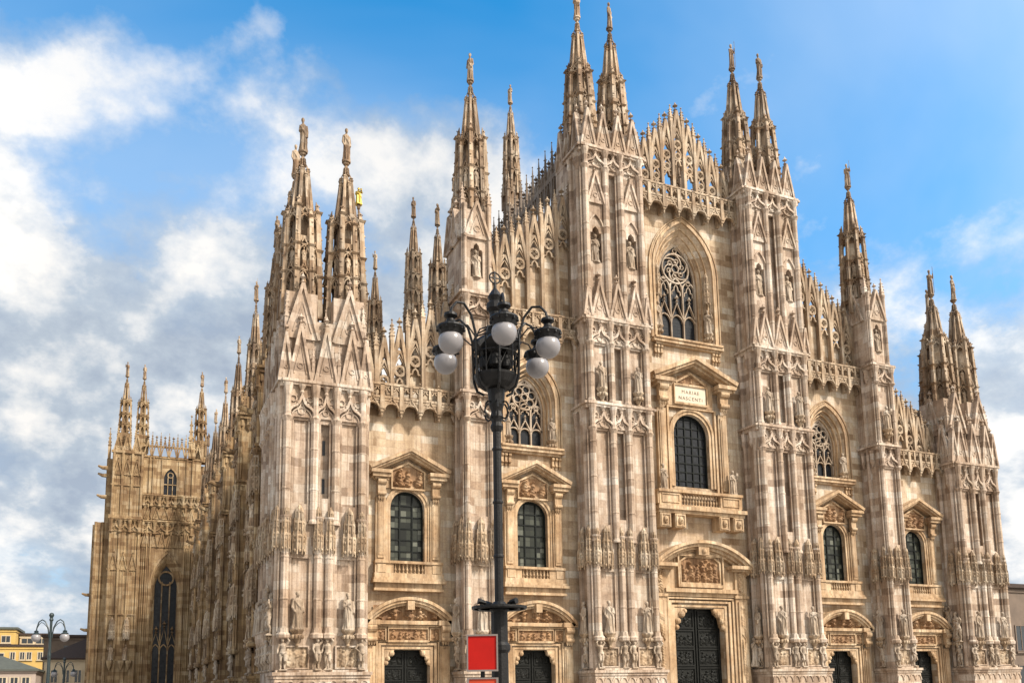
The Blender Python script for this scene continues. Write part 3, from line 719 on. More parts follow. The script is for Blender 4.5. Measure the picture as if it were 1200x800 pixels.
# ------------------------------------------------------------------ spires
def lean(mb, x0, y0, z0, x1, y1, z1, h0, h1):
    i = len(mb.v)
    for x, y, z, h in ((x0, y0, z0, h0), (x1, y1, z1, h1)): mb.v += [(x-h, y-h, z), (x+h, y-h, z), (x+h, y+h, z), (x-h, y+h, z)]
    mb.f += [(i, i+3, i+2, i+1), (i+4, i+5, i+6, i+7)] + [(i+k, i+(k+1) % 4, i+4+(k+1) % 4, i+4+k) for k in range(4)]
def spire_mb(H, rb, seed=0, t1=.80, f1=.60, f2=.88):
    """openwork spire without statue: two tapering storeys of colonnettes round a core, then a crocketed needle"""
    mb = MB(); h1 = H*f1; h2 = H*f2
    r1 = lambda z: rb*(.97+(t1-.97)*max(z, 0)/h1)
    r2 = lambda z: rb*(.50-.24*(z-h1)/(h2-h1))
    mb.lathe(0, 0, [(rb*.66, -.05*H), (rb*.60, 0), (rb*.52*t1, h1), (rb*.30, h1*1.02), (rb*.15, h2), (rb*.11, h2*1.02), (rb*.075, H*.975), (rb*.15, H*.98), (rb*.17, H*.99), (rb*.12, H)], 8, rot=PI/8)
    rings = (h1*.28, h1*.56, h1*.90)
    for k in range(8):
        a = PI/8+k*PI/4; q = k % 2; c_, s_ = math.cos(a), math.sin(a); hw = rb*(.125 if q else .11)
        zs_ = [-H*.10, rings[0], rings[1], h1*(.98 if q else .88)]
        for z0, z1 in zip(zs_[:-1], zs_[1:]):
            ra, rb_ = r1(z0), r1(z1)*(.985)
            lean(mb, c_*ra, s_*ra, z0, c_*rb_, s_*rb_, z1, hw, hw*.9)
            lean(mb, c_*rb_, s_*rb_, z1-hw*.6, c_*rb_*1.02, s_*rb_*1.02, z1+hw*.2, hw*1.05, hw*1.65)
        for c in range(7):
            zc_ = h1*(.06+.125*c); rr = r1(zc_)*(1.0)+hw*1.1; mb.frustum(c_*rr, s_*rr, zc_, zc_+hw*.7, hw*.36, hw*.36, hw*.16, hw*.16)
        zt = zs_[-1]; ra = r1(zt)*.97; rt_ = r1(zt)*.86
        lean(mb, c_*ra, s_*ra, zt, c_*rt_, s_*rt_, zt+h1*.13, hw*.95, hw*.12)
        for c in range(2):
            zc_ = zt+h1*.13*(c+.3)/2.2; r_ = hw*(1.0-.35*c)
            for dx, dy in ((1, 0), (-1, 0), (0, 1), (0, -1)): mb.frustum(c_*ra*.97+dx*r_, s_*ra*.97+dy*r_, zc_, zc_+hw*.55, hw*.28, hw*.28, hw*.1, hw*.1)
        # second storey
        hw2 = rb*.085; e2 = h1+(h2-h1)*(.96 if q else .80)
        za = h1*.86; ra, rb_ = r2(za)*1.0, r2(e2)
        lean(mb, c_*ra, s_*ra, za, c_*rb_, s_*rb_, e2, hw2, hw2*.75)
        lean(mb, c_*rb_, s_*rb_, e2-hw2, c_*rb_, s_*rb_, e2, hw2*.9, hw2*1.25)
        lean(mb, c_*rb_, s_*rb_, e2, c_*rb_*.7, s_*rb_*.7, e2+H*.045, hw2*.8, hw2*.1)
        mb.frustum(c_*rb_*.95, s_*rb_*.95, e2+H*.012, e2+H*.012+hw2*.8, hw2*1.1, hw2*1.1, hw2*.7, hw2*.7)
        # arches and gables of the niches between the colonnettes
        a2 = a+PI/8; g = MB(); wd = rb*.26
        if q:
            for zz, fz in ((rings[0], .16), (rings[1], .15), (h1*.30, .0)):
                if not fz: continue
                rr = r1(zz)*1.09; hq = rb*.07; lean(mb, c_*rr, s_*rr, zz, c_*rr*.97, s_*rr*.97, zz+h1*fz*.6, hq, hq)
                lean(mb, c_*rr*.97, s_*rr*.97, zz+h1*fz*.6, c_*rr*.95, s_*rr*.95, zz+h1*fz, hq*1.25, hq*.15)
        for zz, dz, rr in ((rings[0], h1*.10, r1(rings[0])), (rings[1], h1*.08, r1(rings[1])), (h1*.9, h1*.08, r1(h1*.9))):
            g2 = MB(); g2.strip([(-wd, -dz), (-wd*.6, -dz*.35), (0, 0), (wd*.6, -dz*.35), (wd, -dz)], .05, -.07, .07); g2.strip([(-wd, -dz*.4), (0, dz*.9), (wd, -dz*.4)], .05, -.09, .07)
            g2.box(-wd, wd, -.09, .14, .0, .07)
            if k % 2: g2.box(-wd*.9, wd*.9, -.04, .12, -h1*.29, -h1*.235)
            mb.add(g2, rr*.88*math.cos(a2), rr*.88*math.sin(a2), zz, 1, a2+PI/2)
        for c in range(5):
            zq = h2*1.03+(H*.96-h2*1.03)*c/5; rr = rb*(.15-.05*c/5); mb.frustum(rr*c_, rr*s_, zq, zq+rb*.07, rb*.04, rb*.04, rb*.015, rb*.015)
    for z in rings[:2]:
        r = r1(z)
        mb.lathe(0, 0, [(r*.84, z-.05*rb), (r*.95, z), (r*.95, z+.06*rb), (r*.8, z+.10*rb)], 8, rot=PI/8)
    return mb
SP_BIG = spire_mb(11.6, 1.36, 1, .68, .58, .87).mesh('spire', M['spire'])
SP_MID = spire_mb(11.9, 1.28, 2).mesh('spire', M['spire'])
SP_COR = spire_mb(11.4, 1.42, 3).mesh('spire', M['spire'])
SP_SMALL = spire_mb(8.0, .80, 4).mesh('spire', M['spire'])
def spire(me, x, y, z, H, st=2.5, sc=1.0, niches=True, rb=1.3, parent=cath):
    o = link('spire', me, parent, (x, y, z), random.uniform(-.06, .06), sc)
    statue(o, 0, 0, H, st, random.uniform(-1, 1), 'd')
    if niches:
        for k in range(4):
            a = -PI/2+k*PI/2 if k else -PI/2
            a = (-PI/2, -PI/2-PI/4, PI, -PI/4)[k]
            for q in (.02, .32):
                statue(o, rb*.80*math.cos(a), rb*.80*math.sin(a), H*.59*q+.12, H*.59*.22, a+PI/2, 'd')
    return o
for x in (-9.6, -6.45, 6.45, 9.6): spire(SP_BIG, x, 0, 46.0, 11.6, 2.5)
for x in (-19.4, 19.4): spire(SP_MID, x, -.2, 36.9, 11.9, 2.4)
for x in (-32.15, -29.05, 29.58, 32.72):
    spire(SP_COR, x, 0, 28.3, 11.4, 2.65)
for x in (-32.15, 32.75): spire(SP_COR, x, 3.1, 28.3, 11.4, 2.5, niches=False)
for x in (-33.2, 33.2):
    o = link('spire', SP_SMALL, cath, (x, 4.6, 26.6)); statue(o, 0, 0, 8.0, 1.8, -.8, 'd')

# ------------------------------------------------------------------ facade walls
X1, X2 = 24.41, 14.70
for s in (-1, 1):
    wl = MB(); panel(wl, s*X1-3.55, s*X1+3.55, 0, 23.0, 0, [(s*X1, 1.62, 0, 4.4, 4.46, 'rect', .8, False), (s*X1, 1.25, 10.55, 14.37, 15.62, 'round', .5, False)])
    part('facade_wall', wl, 'wall', cath)
    wl = MB(); panel(wl, s*X2-3.9, s*X2+3.9, 0, 30.3, 0, [(s*X2, 1.62, 0, 4.4, 4.46, 'rect', .8, False), (s*X2, 1.25, 10.55, 14.37, 15.62, 'round', .5, False),
                                              (s*X2, 2.10, 19.75, 23.4, 26.5, 'pointed', 1.0, False, .70)])
    part('facade_wall', wl, 'wall', cath)
wl = MB(); panel(wl, -5.22, 5.22, 0, 43.6, 0, [(0, 2.4, 0, 7.8, 7.86, 'rect', .9, False), (0, 1.75, 17.8, 22.25, 24.0, 'round', .5, False), (0, 2.95, 30.3, 36.6, 41.1, 'pointed', 1.2, False, .66)])
part('facade_wall', wl, 'wall', cath)

def finish_window(name, loc, items):
    """items: (part name, MB, material, smooth)"""
    o = None
    for nm, mb, mat, sm in items:
        if o is None: o = part(name, mb, mat, cath, loc)
        else: part(nm, mb, mat, o, (0, 0, 0), 0, sm)
    return o
def baluster(mb, x, y, z0, z1, r=.085):
    h = z1-z0
    mb.lathe(x, y, [(r*.9, z0), (r*.9, z0+h*.08), (r*.5, z0+h*.16), (r*1.05, z0+h*.38), (r*.5, z0+h*.62), (r*.45, z0+h*.78), (r*.9, z0+h*.9), (r*.9, z1)], 7)
def scroll(mb, x, y, z0, z1, w_, d):
    """console bracket: big scroll above, leaf below"""
    h = z1-z0
    mb.box(x-w_, x+w_, y-d*.55, y, z0+h*.25, z1)
    for zz, r in ((z1-h*.16, d*.45), (z0+h*.3, d*.28)):
        i = MB(); i.lathe(0, 0, [(r, -w_*1.08), (r, w_*1.08)], 10)
        for vx, vy, vz in i.v: mb.v.append((x+vz, y-d*.55+vy*.9, zz+vx))
        k = len(mb.v)-len(i.v); mb.f += [tuple(k+q for q in ff) for ff in i.f]
    for k in range(3): mb.lathe(x-w_*.6+k*w_*.6, y-d*.35, [(.02, z0), (w_*.34, z0+h*.12), (w_*.3, z0+h*.4)], 5)

# --- classical window of the side bays
def side_window():
    mb = MB()
    # architrave and inner moulding
    ar = [(-1.25, 10.55), (-1.25, 14.37)]+[(x, z) for x, z in curve('round', 1.25, 14.37, 15.62)][1:-1]+[(1.25, 14.37), (1.25, 10.55)]
    for off, w_, y0 in ((.10, .10, -.10), (.30, .09, -.17)):
        k = (1.25+off)/1.25
        mb.strip([(x*k, z if z <= 14.37 else 14.37+(z-14.37)*k) for x, z in ar], w_, y0, .02)
    mb.box(-1.75, 1.75, -.1, -.003, 15.75, 16.35)
    for s in (-1, 1):
        a, b_ = sorted((s*1.62, s*2.35)); mb.box(a, b_, -.28, -.004, 10.5, 15.0); a, b_ = sorted((s*1.74, s*2.22)); mb.box(a, b_, -.36, -.27, 10.75, 14.8)
        a, b_ = sorted((s*1.80, s*2.16)); mb.box(a, b_, -.39, -.35, 10.95, 14.6)
        scroll(mb, s*1.98, -.27, 14.75, 16.35, .28, .5)
        a, b_ = sorted((s*1.45, s*2.7)); mb.box(a, b_, -.86, -.005, 16.36, 16.62); a, b_ = sorted((s*1.4, s*2.84)); mb.box(a, b_, -1.0, -.006, 16.62, 16.86)
        a, b_ = sorted((s*1.55, s*2.5)); mb.box(a, b_, -.6, -.007, 16.24, 16.36)
        a, b_ = sorted((s*1.12, s*2.42)); mb.box(a, b_, -.5, -.003, 9.66, 10.38)
        mb.box(s*1.98-.30, s*1.98+.30, -.56, -.49, 9.72, 10.30)
    # raking cornice
    for w_, y0, dz in ((.13, -1.06, 0), (.09, -.92, -.20), (.09, -.66, -.36)):
        mb.strip([(-2.92+.0, 16.97+dz), (0, 18.42+dz), (2.92, 16.97+dz)], w_, y0, -.008+dz*.001)
    mb.prism([(-1.5, 16.3), (1.5, 16.3), (1.5, 16.9), (0, 17.8), (-1.5, 16.9)], -.14, -.0035)
    mb.strip([(-1.2, 15.72), (-1.2, 17.0), (-.6, 17.3), (0, 17.6), (.6, 17.3), (1.2, 17.0), (1.2, 15.72)], .07, -.3, -.1, True)
    # parapet: rail, plinth, ledge
    mb.box(-2.45, 2.45, -.62, -.002, 10.36, 10.54); mb.box(-2.48, 2.48, -.60, -.0025, 9.36, 9.68); mb.box(-2.56, 2.56, -.70, -.0018, 9.18, 9.36)
    mb.box(-2.62, 2.62, -.80, -.0015, 9.0, 9.18); mb.box(-2.4, 2.4, -.5, -.0012, 8.62, 9.0); mb.box(-2.5, 2.5, -.6, -.0013, 8.46, 8.63)
    mb.box(-1.13, 1.13, -.10, -.0027, 9.67, 10.37)
    o_gl = MB(); c = curve('round', 1.25, 14.37, 15.62); o_gl.prism([(-1.25, 10.5)]+c+[(1.25, 10.5)], .42, .46)
    bars = MB()
    for x in (-.62, 0, .62) if False else (-.46, .46): bars.box(x-.045, x+.045, .33, .43, 10.5, 14.37+math.sqrt(1.25**2-x*x)-.02)
    for k in range(6):
        z = 11.35+k*.82; hw = 1.25 if z < 14.37 else math.sqrt(max(.01, 1.25**2-(z-14.37)**2)); bars.box(-hw+.01, hw-.01, .345, .425, z-.035, z+.035)
    bars.strip([(x*.97, z if z < 14.4 else 14.37+(z-14.37)*.97) for x, z in ar], .06, .30, .43)
    bal = MB()
    for k in range(8): baluster(bal, -.98+k*.28, -.44, 9.68, 10.36, .085)
    rel = relief_mb(-1.08, 1.08, 15.82, 17.3, -.15, .42, 77, 44, 34, 3)
    return finish_window('window', (-X1, 0, 0), [('surround', mb, 'trim', 0), ('glass', o_gl, 'glass', 0), ('bars', bars, 'lead', 0), ('balustrade', bal, 'trim', 0), ('relief_panel', rel, 'relief', 1)])
W = side_window()
for x in (-X2, X2, X1): clone(W, cath, (x, 0, 0))

# --- side portals
def side_portal():
    mb = MB()
    for k, (off, w_, y0) in enumerate(((.12, .12, -.12), (.38, .12, -.22), (.58, .06, -.30))):
        q = 1.62+off; mb.strip([(-q, .05), (-q, 4.46+off), (q, 4.46+off), (q, .05)], w_, y0, .0+.001*k)
    for s in (-1, 1):
        a, b_ = sorted((s*2.3, s*3.0)); mb.box(a, b_, -.34, -.004, .05, 4.7); a, b_ = sorted((s*2.42, s*2.88)); mb.box(a, b_, -.44, -.33, .4, 4.5)
        a, b_ = sorted((s*2.52, s*2.78)); mb.box(a, b_, -.48, -.43, .6, 4.3)
        scroll(mb, s*2.64, -.33, 4.75, 6.1, .30, .55)
        # curly corner brackets in the door opening
        mb.prism([(s*1.62, 3.35), (s*1.62, 4.46), (s*.95, 4.46), (s*1.05, 4.1), (s*1.35, 3.95), (s*1.42, 3.6)], -.1, .3)
        for zz, xx, r in ((3.55, 1.5, .16), (3.85, 1.4, .18), (4.2, 1.12, .2)): mb.ball((s*xx, -.08, zz), r, 8, 6)
        a, b_ = sorted((s*2.1, s*3.3)); mb.box(a, b_, -.74, -.006, 6.12, 6.46)
    mb.box(-3.1, 3.1, -.2, -.003, 4.98, 6.12)
    mb.box(-2.1, 2.1, -.58, -.0065, 6.16, 6.42); mb.box(-3.15, 3.15, -.40, -.005, 6.02, 6.13)
    for s in (-1, 1):
        mb.strip([(s*1.95-.36, 5.05), (s*1.95-.36, 5.92), (s*1.95+.36, 5.92), (s*1.95+.36, 5.05)], .06, -.3, -.15, True)
    mb.strip([(-1.42, 5.03), (-1.42, 5.94), (1.42, 5.94), (1.42, 5.03)], .08, -.36, -.15, True)
    hwp = 3.25; rise = 1.62; Rr = (hwp*hwp+rise*rise)/(2*rise); a0 = math.asin(hwp/Rr)
    def sa(dr, n=20): return [((Rr-dr)*math.sin(-a0+2*a0*k/n), 8.02-Rr+(Rr-dr)*math.cos(-a0+2*a0*k/n)) for k in range(n+1)]
    for dr, w_, y0 in ((.08, .10, -.86), (.27, .10, -.74), (.46, .09, -.56)): mb.strip(sa(dr), w_, y0, -.004-dr*.001)
    inner = sa(.5); mb.prism([(-2.7, 6.3)]+[p for p in inner if abs(p[0]) < 2.7 and p[1] > 6.32]+[(2.7, 6.3)], -.12, -.0045)
    mb.box(-.24, .24, -1.0, -.1, 7.15, 7.75)
    door = MB(); door.box(-1.62, 1.62, .55, .7, 0, 4.46)
    for k in range(4):
        for s in (-1, 1):
            door.strip([(s*.82-.62, .25+k*1.05), (s*.82-.62, 1.1+k*1.05), (s*.82+.62, 1.1+k*1.05), (s*.82+.62, .25+k*1.05)], .05, .48, .56, True)
            door.add(relief_mb(s*.82-.55, s*.82+.55, .32+k*1.05, 1.02+k*1.05, .545, .07, 900+k*2+s, 20, 14, 3))
    door.box(-.03, .03, .46, .56, 0, 4.46)
    r1 = relief_mb(-1.32, 1.32, 5.08, 5.88, -.208, .22, 5, 56, 24, 5)
    r2 = relief_mb(-2.27, -1.63, 5.1, 5.87, -.208, .18, 6, 18, 22, 1); r3 = relief_mb(1.63, 2.27, 5.1, 5.87, -.208, .18, 8, 18, 22, 1)
    r4 = relief_mb(-2.45, 2.45, 6.46, 7.5, -.125, .50, 9, 70, 26, 5)
    return finish_window('portal', (-X1, 0, 0), [('surround', mb, 'trim', 0), ('door', door, 'bronze', 0), ('relief_panel', r1, 'relief', 1), ('relief_panel', r2, 'relief', 1), ('relief_panel', r3, 'relief', 1), ('relief_panel', r4, 'relief', 1)])
P1 = side_portal()
for x in (-X2, X2, X1): clone(P1, cath, (x, 0, 0))

# --- middle portal
def main_portal():
    mb = MB()
    for k, (off, w_, y0) in enumerate(((.15, .14, -.15), (.48, .15, -.28), (.75, .10, -.40))):
        q = 2.4+off; mb.strip([(-q, .05), (-q, 7.86+off), (q, 7.86+off), (q, .05)], w_, y0, .0+.001*k)
    for s in (-1, 1):
        a, b_ = sorted((s*3.35, s*4.5)); mb.box(a, b_, -.5, -.004, .05, 8.7); a, b_ = sorted((s*3.55, s*4.3)); mb.box(a, b_, -.62, -.49, .5, 8.4)
        a, b_ = sorted((s*3.7, s*4.15)); mb.add(relief_mb(a, b_, .7, 8.2, -.625, .14, 300+s, 12, 110, 1))
        mb.add(relief_mb(a-.1, b_+.1, 9.0, 10.9, -.56, .2, 310+s, 16, 34, 1)); a, b_ = sorted((s*3.35, s*4.5)); mb.box(a, b_, -.52, -.004, 8.7, 10.95)
        a, b_ = sorted((s*3.25, s*4.62)); mb.box(a, b_, -.62, -.005, 8.68, 8.9)
        a, b_ = sorted((s*2.6, s*5.0)); mb.box(a, b_, -1.25, -.006, 11.02, 11.3); mb.box(min(s*2.75, s*4.8), max(s*2.75, s*4.8), -.95, -.005, 10.85, 11.02)
        mb.prism([(s*2.4, 6.0), (s*2.4, 7.86), (s*1.4, 7.86), (s*1.55, 7.4), (s*1.95, 7.15), (s*2.1, 6.4)], -.1, .35)
        for zz, xx, r in ((6.3, 2.25, .22), (6.8, 2.12, .26), (7.35, 1.75, .3), (7.6, 1.45, .2)): mb.ball((s*xx, -.1, zz), r, 9, 6)
    mb.box(-3.4, 3.4, -.45, -.003, 8.75, 9.05); mb.box(-3.5, 3.5, -.7, -.0035, 9.05, 9.36); mb.box(-3.4, 3.4, -.35, -.0025, 9.36, 11.2)
    mb.strip([(-2.15, 9.6), (-2.15, 12.1), (2.15, 12.1), (2.15, 9.6)], .14, -.62, -.3, True)
    mb.strip([(-1.92, 9.8), (-1.92, 11.55), (-1.3, 11.95), (1.3, 11.95), (1.92, 11.55), (1.92, 9.8)], .08, -.52, -.3, True)
    mb.box(-2.4, 2.4, -.32, -.002, 11.2, 12.35)
    hwp = 5.0; rise = 2.15; Rr = (hwp*hwp+rise*rise)/(2*rise); a0 = math.asin(hwp/Rr)
    def sa(dr, n=26): return [((Rr-dr)*math.sin(-a0+2*a0*k/n), 13.2-Rr+(Rr-dr)*math.cos(-a0+2*a0*k/n)) for k in range(n+1)]
    for dr, w_, y0 in ((.1, .12, -1.35), (.33, .12, -1.15), (.56, .11, -.85), (.76, .08, -.6)): mb.strip(sa(dr), w_, y0, -.004-dr*.001)
    inner = sa(.8); mb.prism([(-3.9, 11.25)]+[p for p in inner if abs(p[0]) < 3.9 and p[1] > 11.3]+[(3.9, 11.25)], -.2, -.0045)
    mb.box(-.5, .5, -1.1, -.2, 12.05, 12.75); mb.ball((0, -1.0, 12.35), .28, 9, 7)
    door = MB(); door.box(-2.4, 2.4, .6, .75, 0, 7.86); door.box(-.04, .04, .5, .61, 0, 7.86)
    for k in range(5):
        for s in (-1, 1):
            z0 = .3+k*1.5
            door.strip([(s*1.2-.95, z0), (s*1.2-.95, z0+1.3), (s*1.2+.95, z0+1.3), (s*1.2+.95, z0)], .07, .5, .61, True)
            door.add(relief_mb(s*1.2-.85, s*1.2+.85, z0+.1, z0+1.2, .595, .12, 700+k*2+s, 28, 20, 4))
    r1 = relief_mb(-1.84, 1.84, 9.85, 11.85, -.36, .40, 21, 64, 44, 6)
    return finish_window('portal', (0, 0, 0), [('surround', mb, 'trim', 0), ('door', door, 'bronze', 0), ('relief_panel', r1, 'relief', 1)])
MP = main_portal()
# figures beside the middle portal
for s in (-1, 1): statue(MP, s*4.75, -.8, 3.2, 2.3, 0)

# --- middle balcony window with the inscription
def main_window():
    mb = MB()
    ar = [(-1.75, 17.8), (-1.75, 22.25)]+curve('round', 1.75, 22.25, 24.0)[1:-1]+[(1.75, 22.25), (1.75, 17.8)]
    for off, w_, y0 in ((.12, .12, -.12), (.36, .10, -.22)):
        k = (1.75+off)/1.75; mb.strip([(x*k, z if z <= 22.25 else 22.25+(z-22.25)*k) for x, z in ar], w_, y0, .02)
    mb.strip([(-2.35, 17.3), (-2.35, 24.45), (2.35, 24.45), (2.35, 17.3)], .1, -.3, -.002)
    for s in (-1, 1):
        a, b_ = sorted((s*2.6, s*3.45)); mb.box(a, b_, -.36, -.004, 17.2, 24.2); a, b_ = sorted((s*2.75, s*3.3)); mb.box(a, b_, -.46, -.35, 17.6, 23.9)
        a, b_ = sorted((s*2.86, s*3.19)); mb.box(a, b_, -.5, -.45, 17.8, 23.7)
        scroll(mb, s*3.02, -.36, 24.3, 26.2, .40, .7)
        a, b_ = sorted((s*2.3, s*3.7)); mb.box(a, b_, -1.0, -.005, 26.0, 26.24); a, b_ = sorted((s*2.2, s*4.0)); mb.box(a, b_, -1.2, -.006, 26.24, 26.56)
    for w_, y0, dz in ((.17, -1.3, 0), (.12, -1.1, -.28), (.11, -.8, -.5)):
        mb.strip([(-4.15, 26.72+dz), (0, 28.55+dz), (4.15, 26.72+dz)], w_, y0, -.008+dz*.001)
    mb.prism([(-2.25, 24.6), (2.25, 24.6), (2.25, 26.6), (0, 27.7), (-2.25, 26.6)], -.16, -.0035)
    mb.strip([(-1.62, 24.82), (-1.62, 26.42), (1.62, 26.42), (1.62, 24.82)], .1, -.34, -.15, True)
    mb.strip([(-1.5, 26.55), (0, 27.45), (1.5, 26.55)], .09, -.4, -.15)
    # balcony
    mb.box(-4.15, 4.15, -1.2, -.002, 15.3, 15.55); mb.box(-4.3, 4.3, -1.4, -.003, 15.55, 15.85); mb.box(-4.0, 4.0, -1.05, -.004, 15.85, 16.05)
    mb.box(-4.1, 4.1, -1.2, -.3, 17.0, 17.22)
    for s in (-1, 1):
        a, b_ = sorted((s*1.9, s*4.0)); mb.box(a, b_, -1.05, -.35, 16.05, 17.0)
        mb.strip([(s*2.95-.8, 16.2), (s*2.95-.8, 16.85), (s*2.95+.8, 16.85), (s*2.95+.8, 16.2)], .05, -1.12, -1.04, True)
        mb.box(s*4.0-.12, s*4.0+.12, -1.0, -.0, 16.05, 17.0)
        for x in (2.15, 3.55):
            mb.box(s*x-.5, s*x+.5, -1.15, -.005, 14.15, 15.3); mb.strip([(s*x-.38, 14.28), (s*x-.38, 15.15), (s*x+.38, 15.15), (s*x+.38, 14.28)], .06, -1.22, -1.14, True)
            mb.ball((s*x, -1.16, 14.72), .26, 10, 8, .85, .8, 1.2); mb.ball((s*x, -1.38, 14.68), .06, 6, 4)
    o_gl = MB(); c = curve('round', 1.75, 22.25, 24.0); o_gl.prism([(-1.75, 17.7)]+c+[(1.75, 17.7)], .42, .46)
    bars = MB()
    for x in (-1.05, -.35, .35, 1.05): bars.box(x-.045, x+.045, .33, .43, 17.7, 22.25+math.sqrt(1.75**2-x*x)-.02)
    for k in range(8):
        z = 18.4+k*.75; hw = 1.75 if z < 22.25 else math.sqrt(max(.01, 1.75**2-(z-22.25)**2)); bars.box(-hw+.01, hw-.01, .345, .425, z-.04, z+.04)
    bars.strip([(x*.975, z if z < 22.3 else 22.25+(z-22.25)*.975) for x, z in ar], .07, .30, .43)
    bal = MB()
    for k in range(13): baluster(bal, -1.72+k*1.72/6, -.72, 16.05, 17.0, .10)
    plq = MB(); plq.box(-1.54, 1.54, -.24, -.155, 24.88, 26.36)
    rel = relief_mb(-1.2, 1.2, 26.55, 27.2, -.17, .2, 55, 30, 14, 3)
    o = finish_window('window', (0, 0, 0), [('surround', mb, 'trim', 0), ('glass', o_gl, 'darkglass', 0), ('bars', bars, 'lead', 0), ('balustrade', bal, 'trim', 0), ('inscription_plaque', plq, 'plaque', 0), ('relief_panel', rel, 'relief', 1)])
    cu = bpy.data.curves.new('inscription', 'FONT'); cu.body = 'MARIAE\nNASCENTI'; cu.align_x = 'CENTER'; cu.size = .43; cu.space_line = 1.25; cu.space_character = 1.25; cu.extrude = .012; cu.offset = -.006
    to = bpy.data.objects.new('tmp', cu); COL.objects.link(to); dg = bpy.context.evaluated_depsgraph_get(); dg.update()
    me = bpy.data.meshes.new_from_object(to.evaluated_get(dg)); bpy.data.objects.remove(to); me.materials.clear(); me.materials.append(M['letter'])
    t_ = link('inscription', me, o, (0, -.25, 25.70)); t_.rotation_euler = (PI/2, 0, 0)
    for s in (-1, 1): statue(o, s*3.4, -.85, 17.24, 2.1, 0)
    return o
main_window()

# --- gothic windows
def gothic(hw, zb, zs, zt, ohw, ozb, ozs, ozt, sillw, wheel, yin):
    """traceried window: three lights with gablets, wheel above"""
    sur = MB()
    oc = curve('pointed', ohw, ozs, ozt, 20)
    path = [(-ohw, ozb)]+oc+[(ohw, ozb)]
    for off, w_, y0 in ((.10, .10, -.16), (.32, .07, -.10), (.5, .05, -.16)):
        k = (ohw+off)/ohw; sur.strip([(x*k, z if z <= ozs else ozs+(z-ozs)*(1+off/(ozt-ozs))) for x, z in path], w_, y0, .02)
    # stepped mouldings down the splay
    for q in (.3, .6, .85):
        k = 1-(1-hw/ohw)*q; kz = (zt-ozb)/(ozt-ozb); kk = 1-(1-kz)*q
        sur.strip([(x*k, ozb+(z-ozb)*kk) for x, z in path], .06, yin*q-.14, yin*q+.06)
    sur.box(-sillw, sillw, -.5, -.003, ozb-.42, ozb-.16); sur.box(-sillw+.12, sillw-.12, -.62, -.002, ozb-.16, ozb+.0); sur.box(-sillw+.3, sillw-.3, -.3, -.004, ozb-.6, ozb-.42)
    for s in (-1, 1):
        for k in range(3): scroll(sur, s*(sillw-.6)-.3+k*.3, 0, ozb-1.6, ozb-.62, .09, .3)
    c = curve('pointed', hw, zs, zt, 20)
    gl = MB(); gl.prism([(-hw-.1, zb)]+[(x*1.05, z) for x, z in c]+[(hw+.1, zb)], yin+.10, yin+.14)
    tr = MB(); y0, y1 = yin-.10, yin+.08
    tr.strip([(-hw, zb)]+c+[(hw, zb)], .10, y0-.05, y1)
    lw = 2*hw/3; h = zt-zb; zl = zb+h*.27; zg = zb+h*.56; wc = zb+h*.755; wr = hw*.70
    for k in (1, 2): tr.box(-hw+lw*k-.055, -hw+lw*k+.055, y0-.03, y1, zb, zb+h*.60)
    for k in range(3):
        xc = -hw+lw*(k+.5)
        tr.strip([(xc+x, z) for x, z in curve('pointed', lw*.46, zl-h*.04, zl+h*.035, 10)], .045, y0, y1)
        tr.strip([(xc-lw*.48, zl-.02), (xc, zl+h*.15), (xc+lw*.48, zl-.02)], .055, y0-.05, y1)
        crockets(tr, (xc-lw*.4, zl+h*.02), (xc, zl+h*.14), 3, .09, y0); crockets(tr, (xc+lw*.4, zl+h*.02), (xc, zl+h*.14), 3, .09, y0)
        finial(tr, xc, y0, zl+h*.145, h*.085)
        tr.strip([(xc+x, z) for x, z in curve('pointed', lw*.47, zg-h*.0, zg+h*(.10 if k == 1 else .085), 10)], .05, y0, y1)
        tr.strip([(xc+x, z) for x, z in curve('trefoil', lw*.34, zg-h*.06, zg+h*.04, 10)], .035, y0+.02, y1)
    tr.strip(circle(0, wc, wr, 24), .065, y0-.03, y1, True)
    tr.strip(circle(0, wc, wr*.26, 12), .04, y0, y1, True)
    for k in range(6):
        a = k*PI/3
        if wheel:      # swirling mouchettes
            pth = [(wr*(.26+.72*q)*math.cos(a+q*1.5), wc+wr*(.26+.72*q)*math.sin(a+q*1.5)) for q in [j/8 for j in range(9)]]
            tr.strip(pth, .045, y0, y1)
            tr.strip(circle(wr*.52*math.cos(a+.35), wc+wr*.52*math.sin(a+.35), wr*.15, 8), .03, y0, y1, True)
        else: tr.strip(circle(wr*.62*math.cos(a+.3), wc+wr*.62*math.sin(a+.3), wr*.30, 10), .035, y0, y1, True)
    for s in (-1, 1): tr.strip(circle(s*hw*.66, wc-wr*.86, wr*.17, 8), .035, y0, y1, True)
    tr.strip(circle(0, wc+wr*1.2, wr*.15, 8), .035, y0, y1, True)
    return [('surround', sur, 'trim', 0), ('glass', gl, 'darkglass', 0), ('tracery', tr, 'statue', 0)]
GW = finish_window('gothic_window', (0, 0, 0), gothic(1.92, 30.35, 36.0, 39.75, 2.95, 30.3, 36.6, 41.1, 3.5, True, 1.2))
for s in (-1, 1):
    link('console', CON, GW, (s*2.55, .3, 31.5)); statue(GW, s*2.5, .25, 31.5, 2.2, -s*.6); link('canopy', CAN_THIN, GW, (s*2.5, .25, 34.0))
G2 = finish_window('gothic_window', (-X2, 0, 0), gothic(1.45, 19.8, 22.9, 25.4, 2.10, 19.75, 23.4, 26.5, 2.7, False, 1.0))
for s in (-1, 1): link('console', CON, G2, (s*1.85, .1, 20.5)); statue(G2, s*1.85, .05, 20.5, 1.8, -s*.6)
clone(G2, cath, (X2, 0, 0))

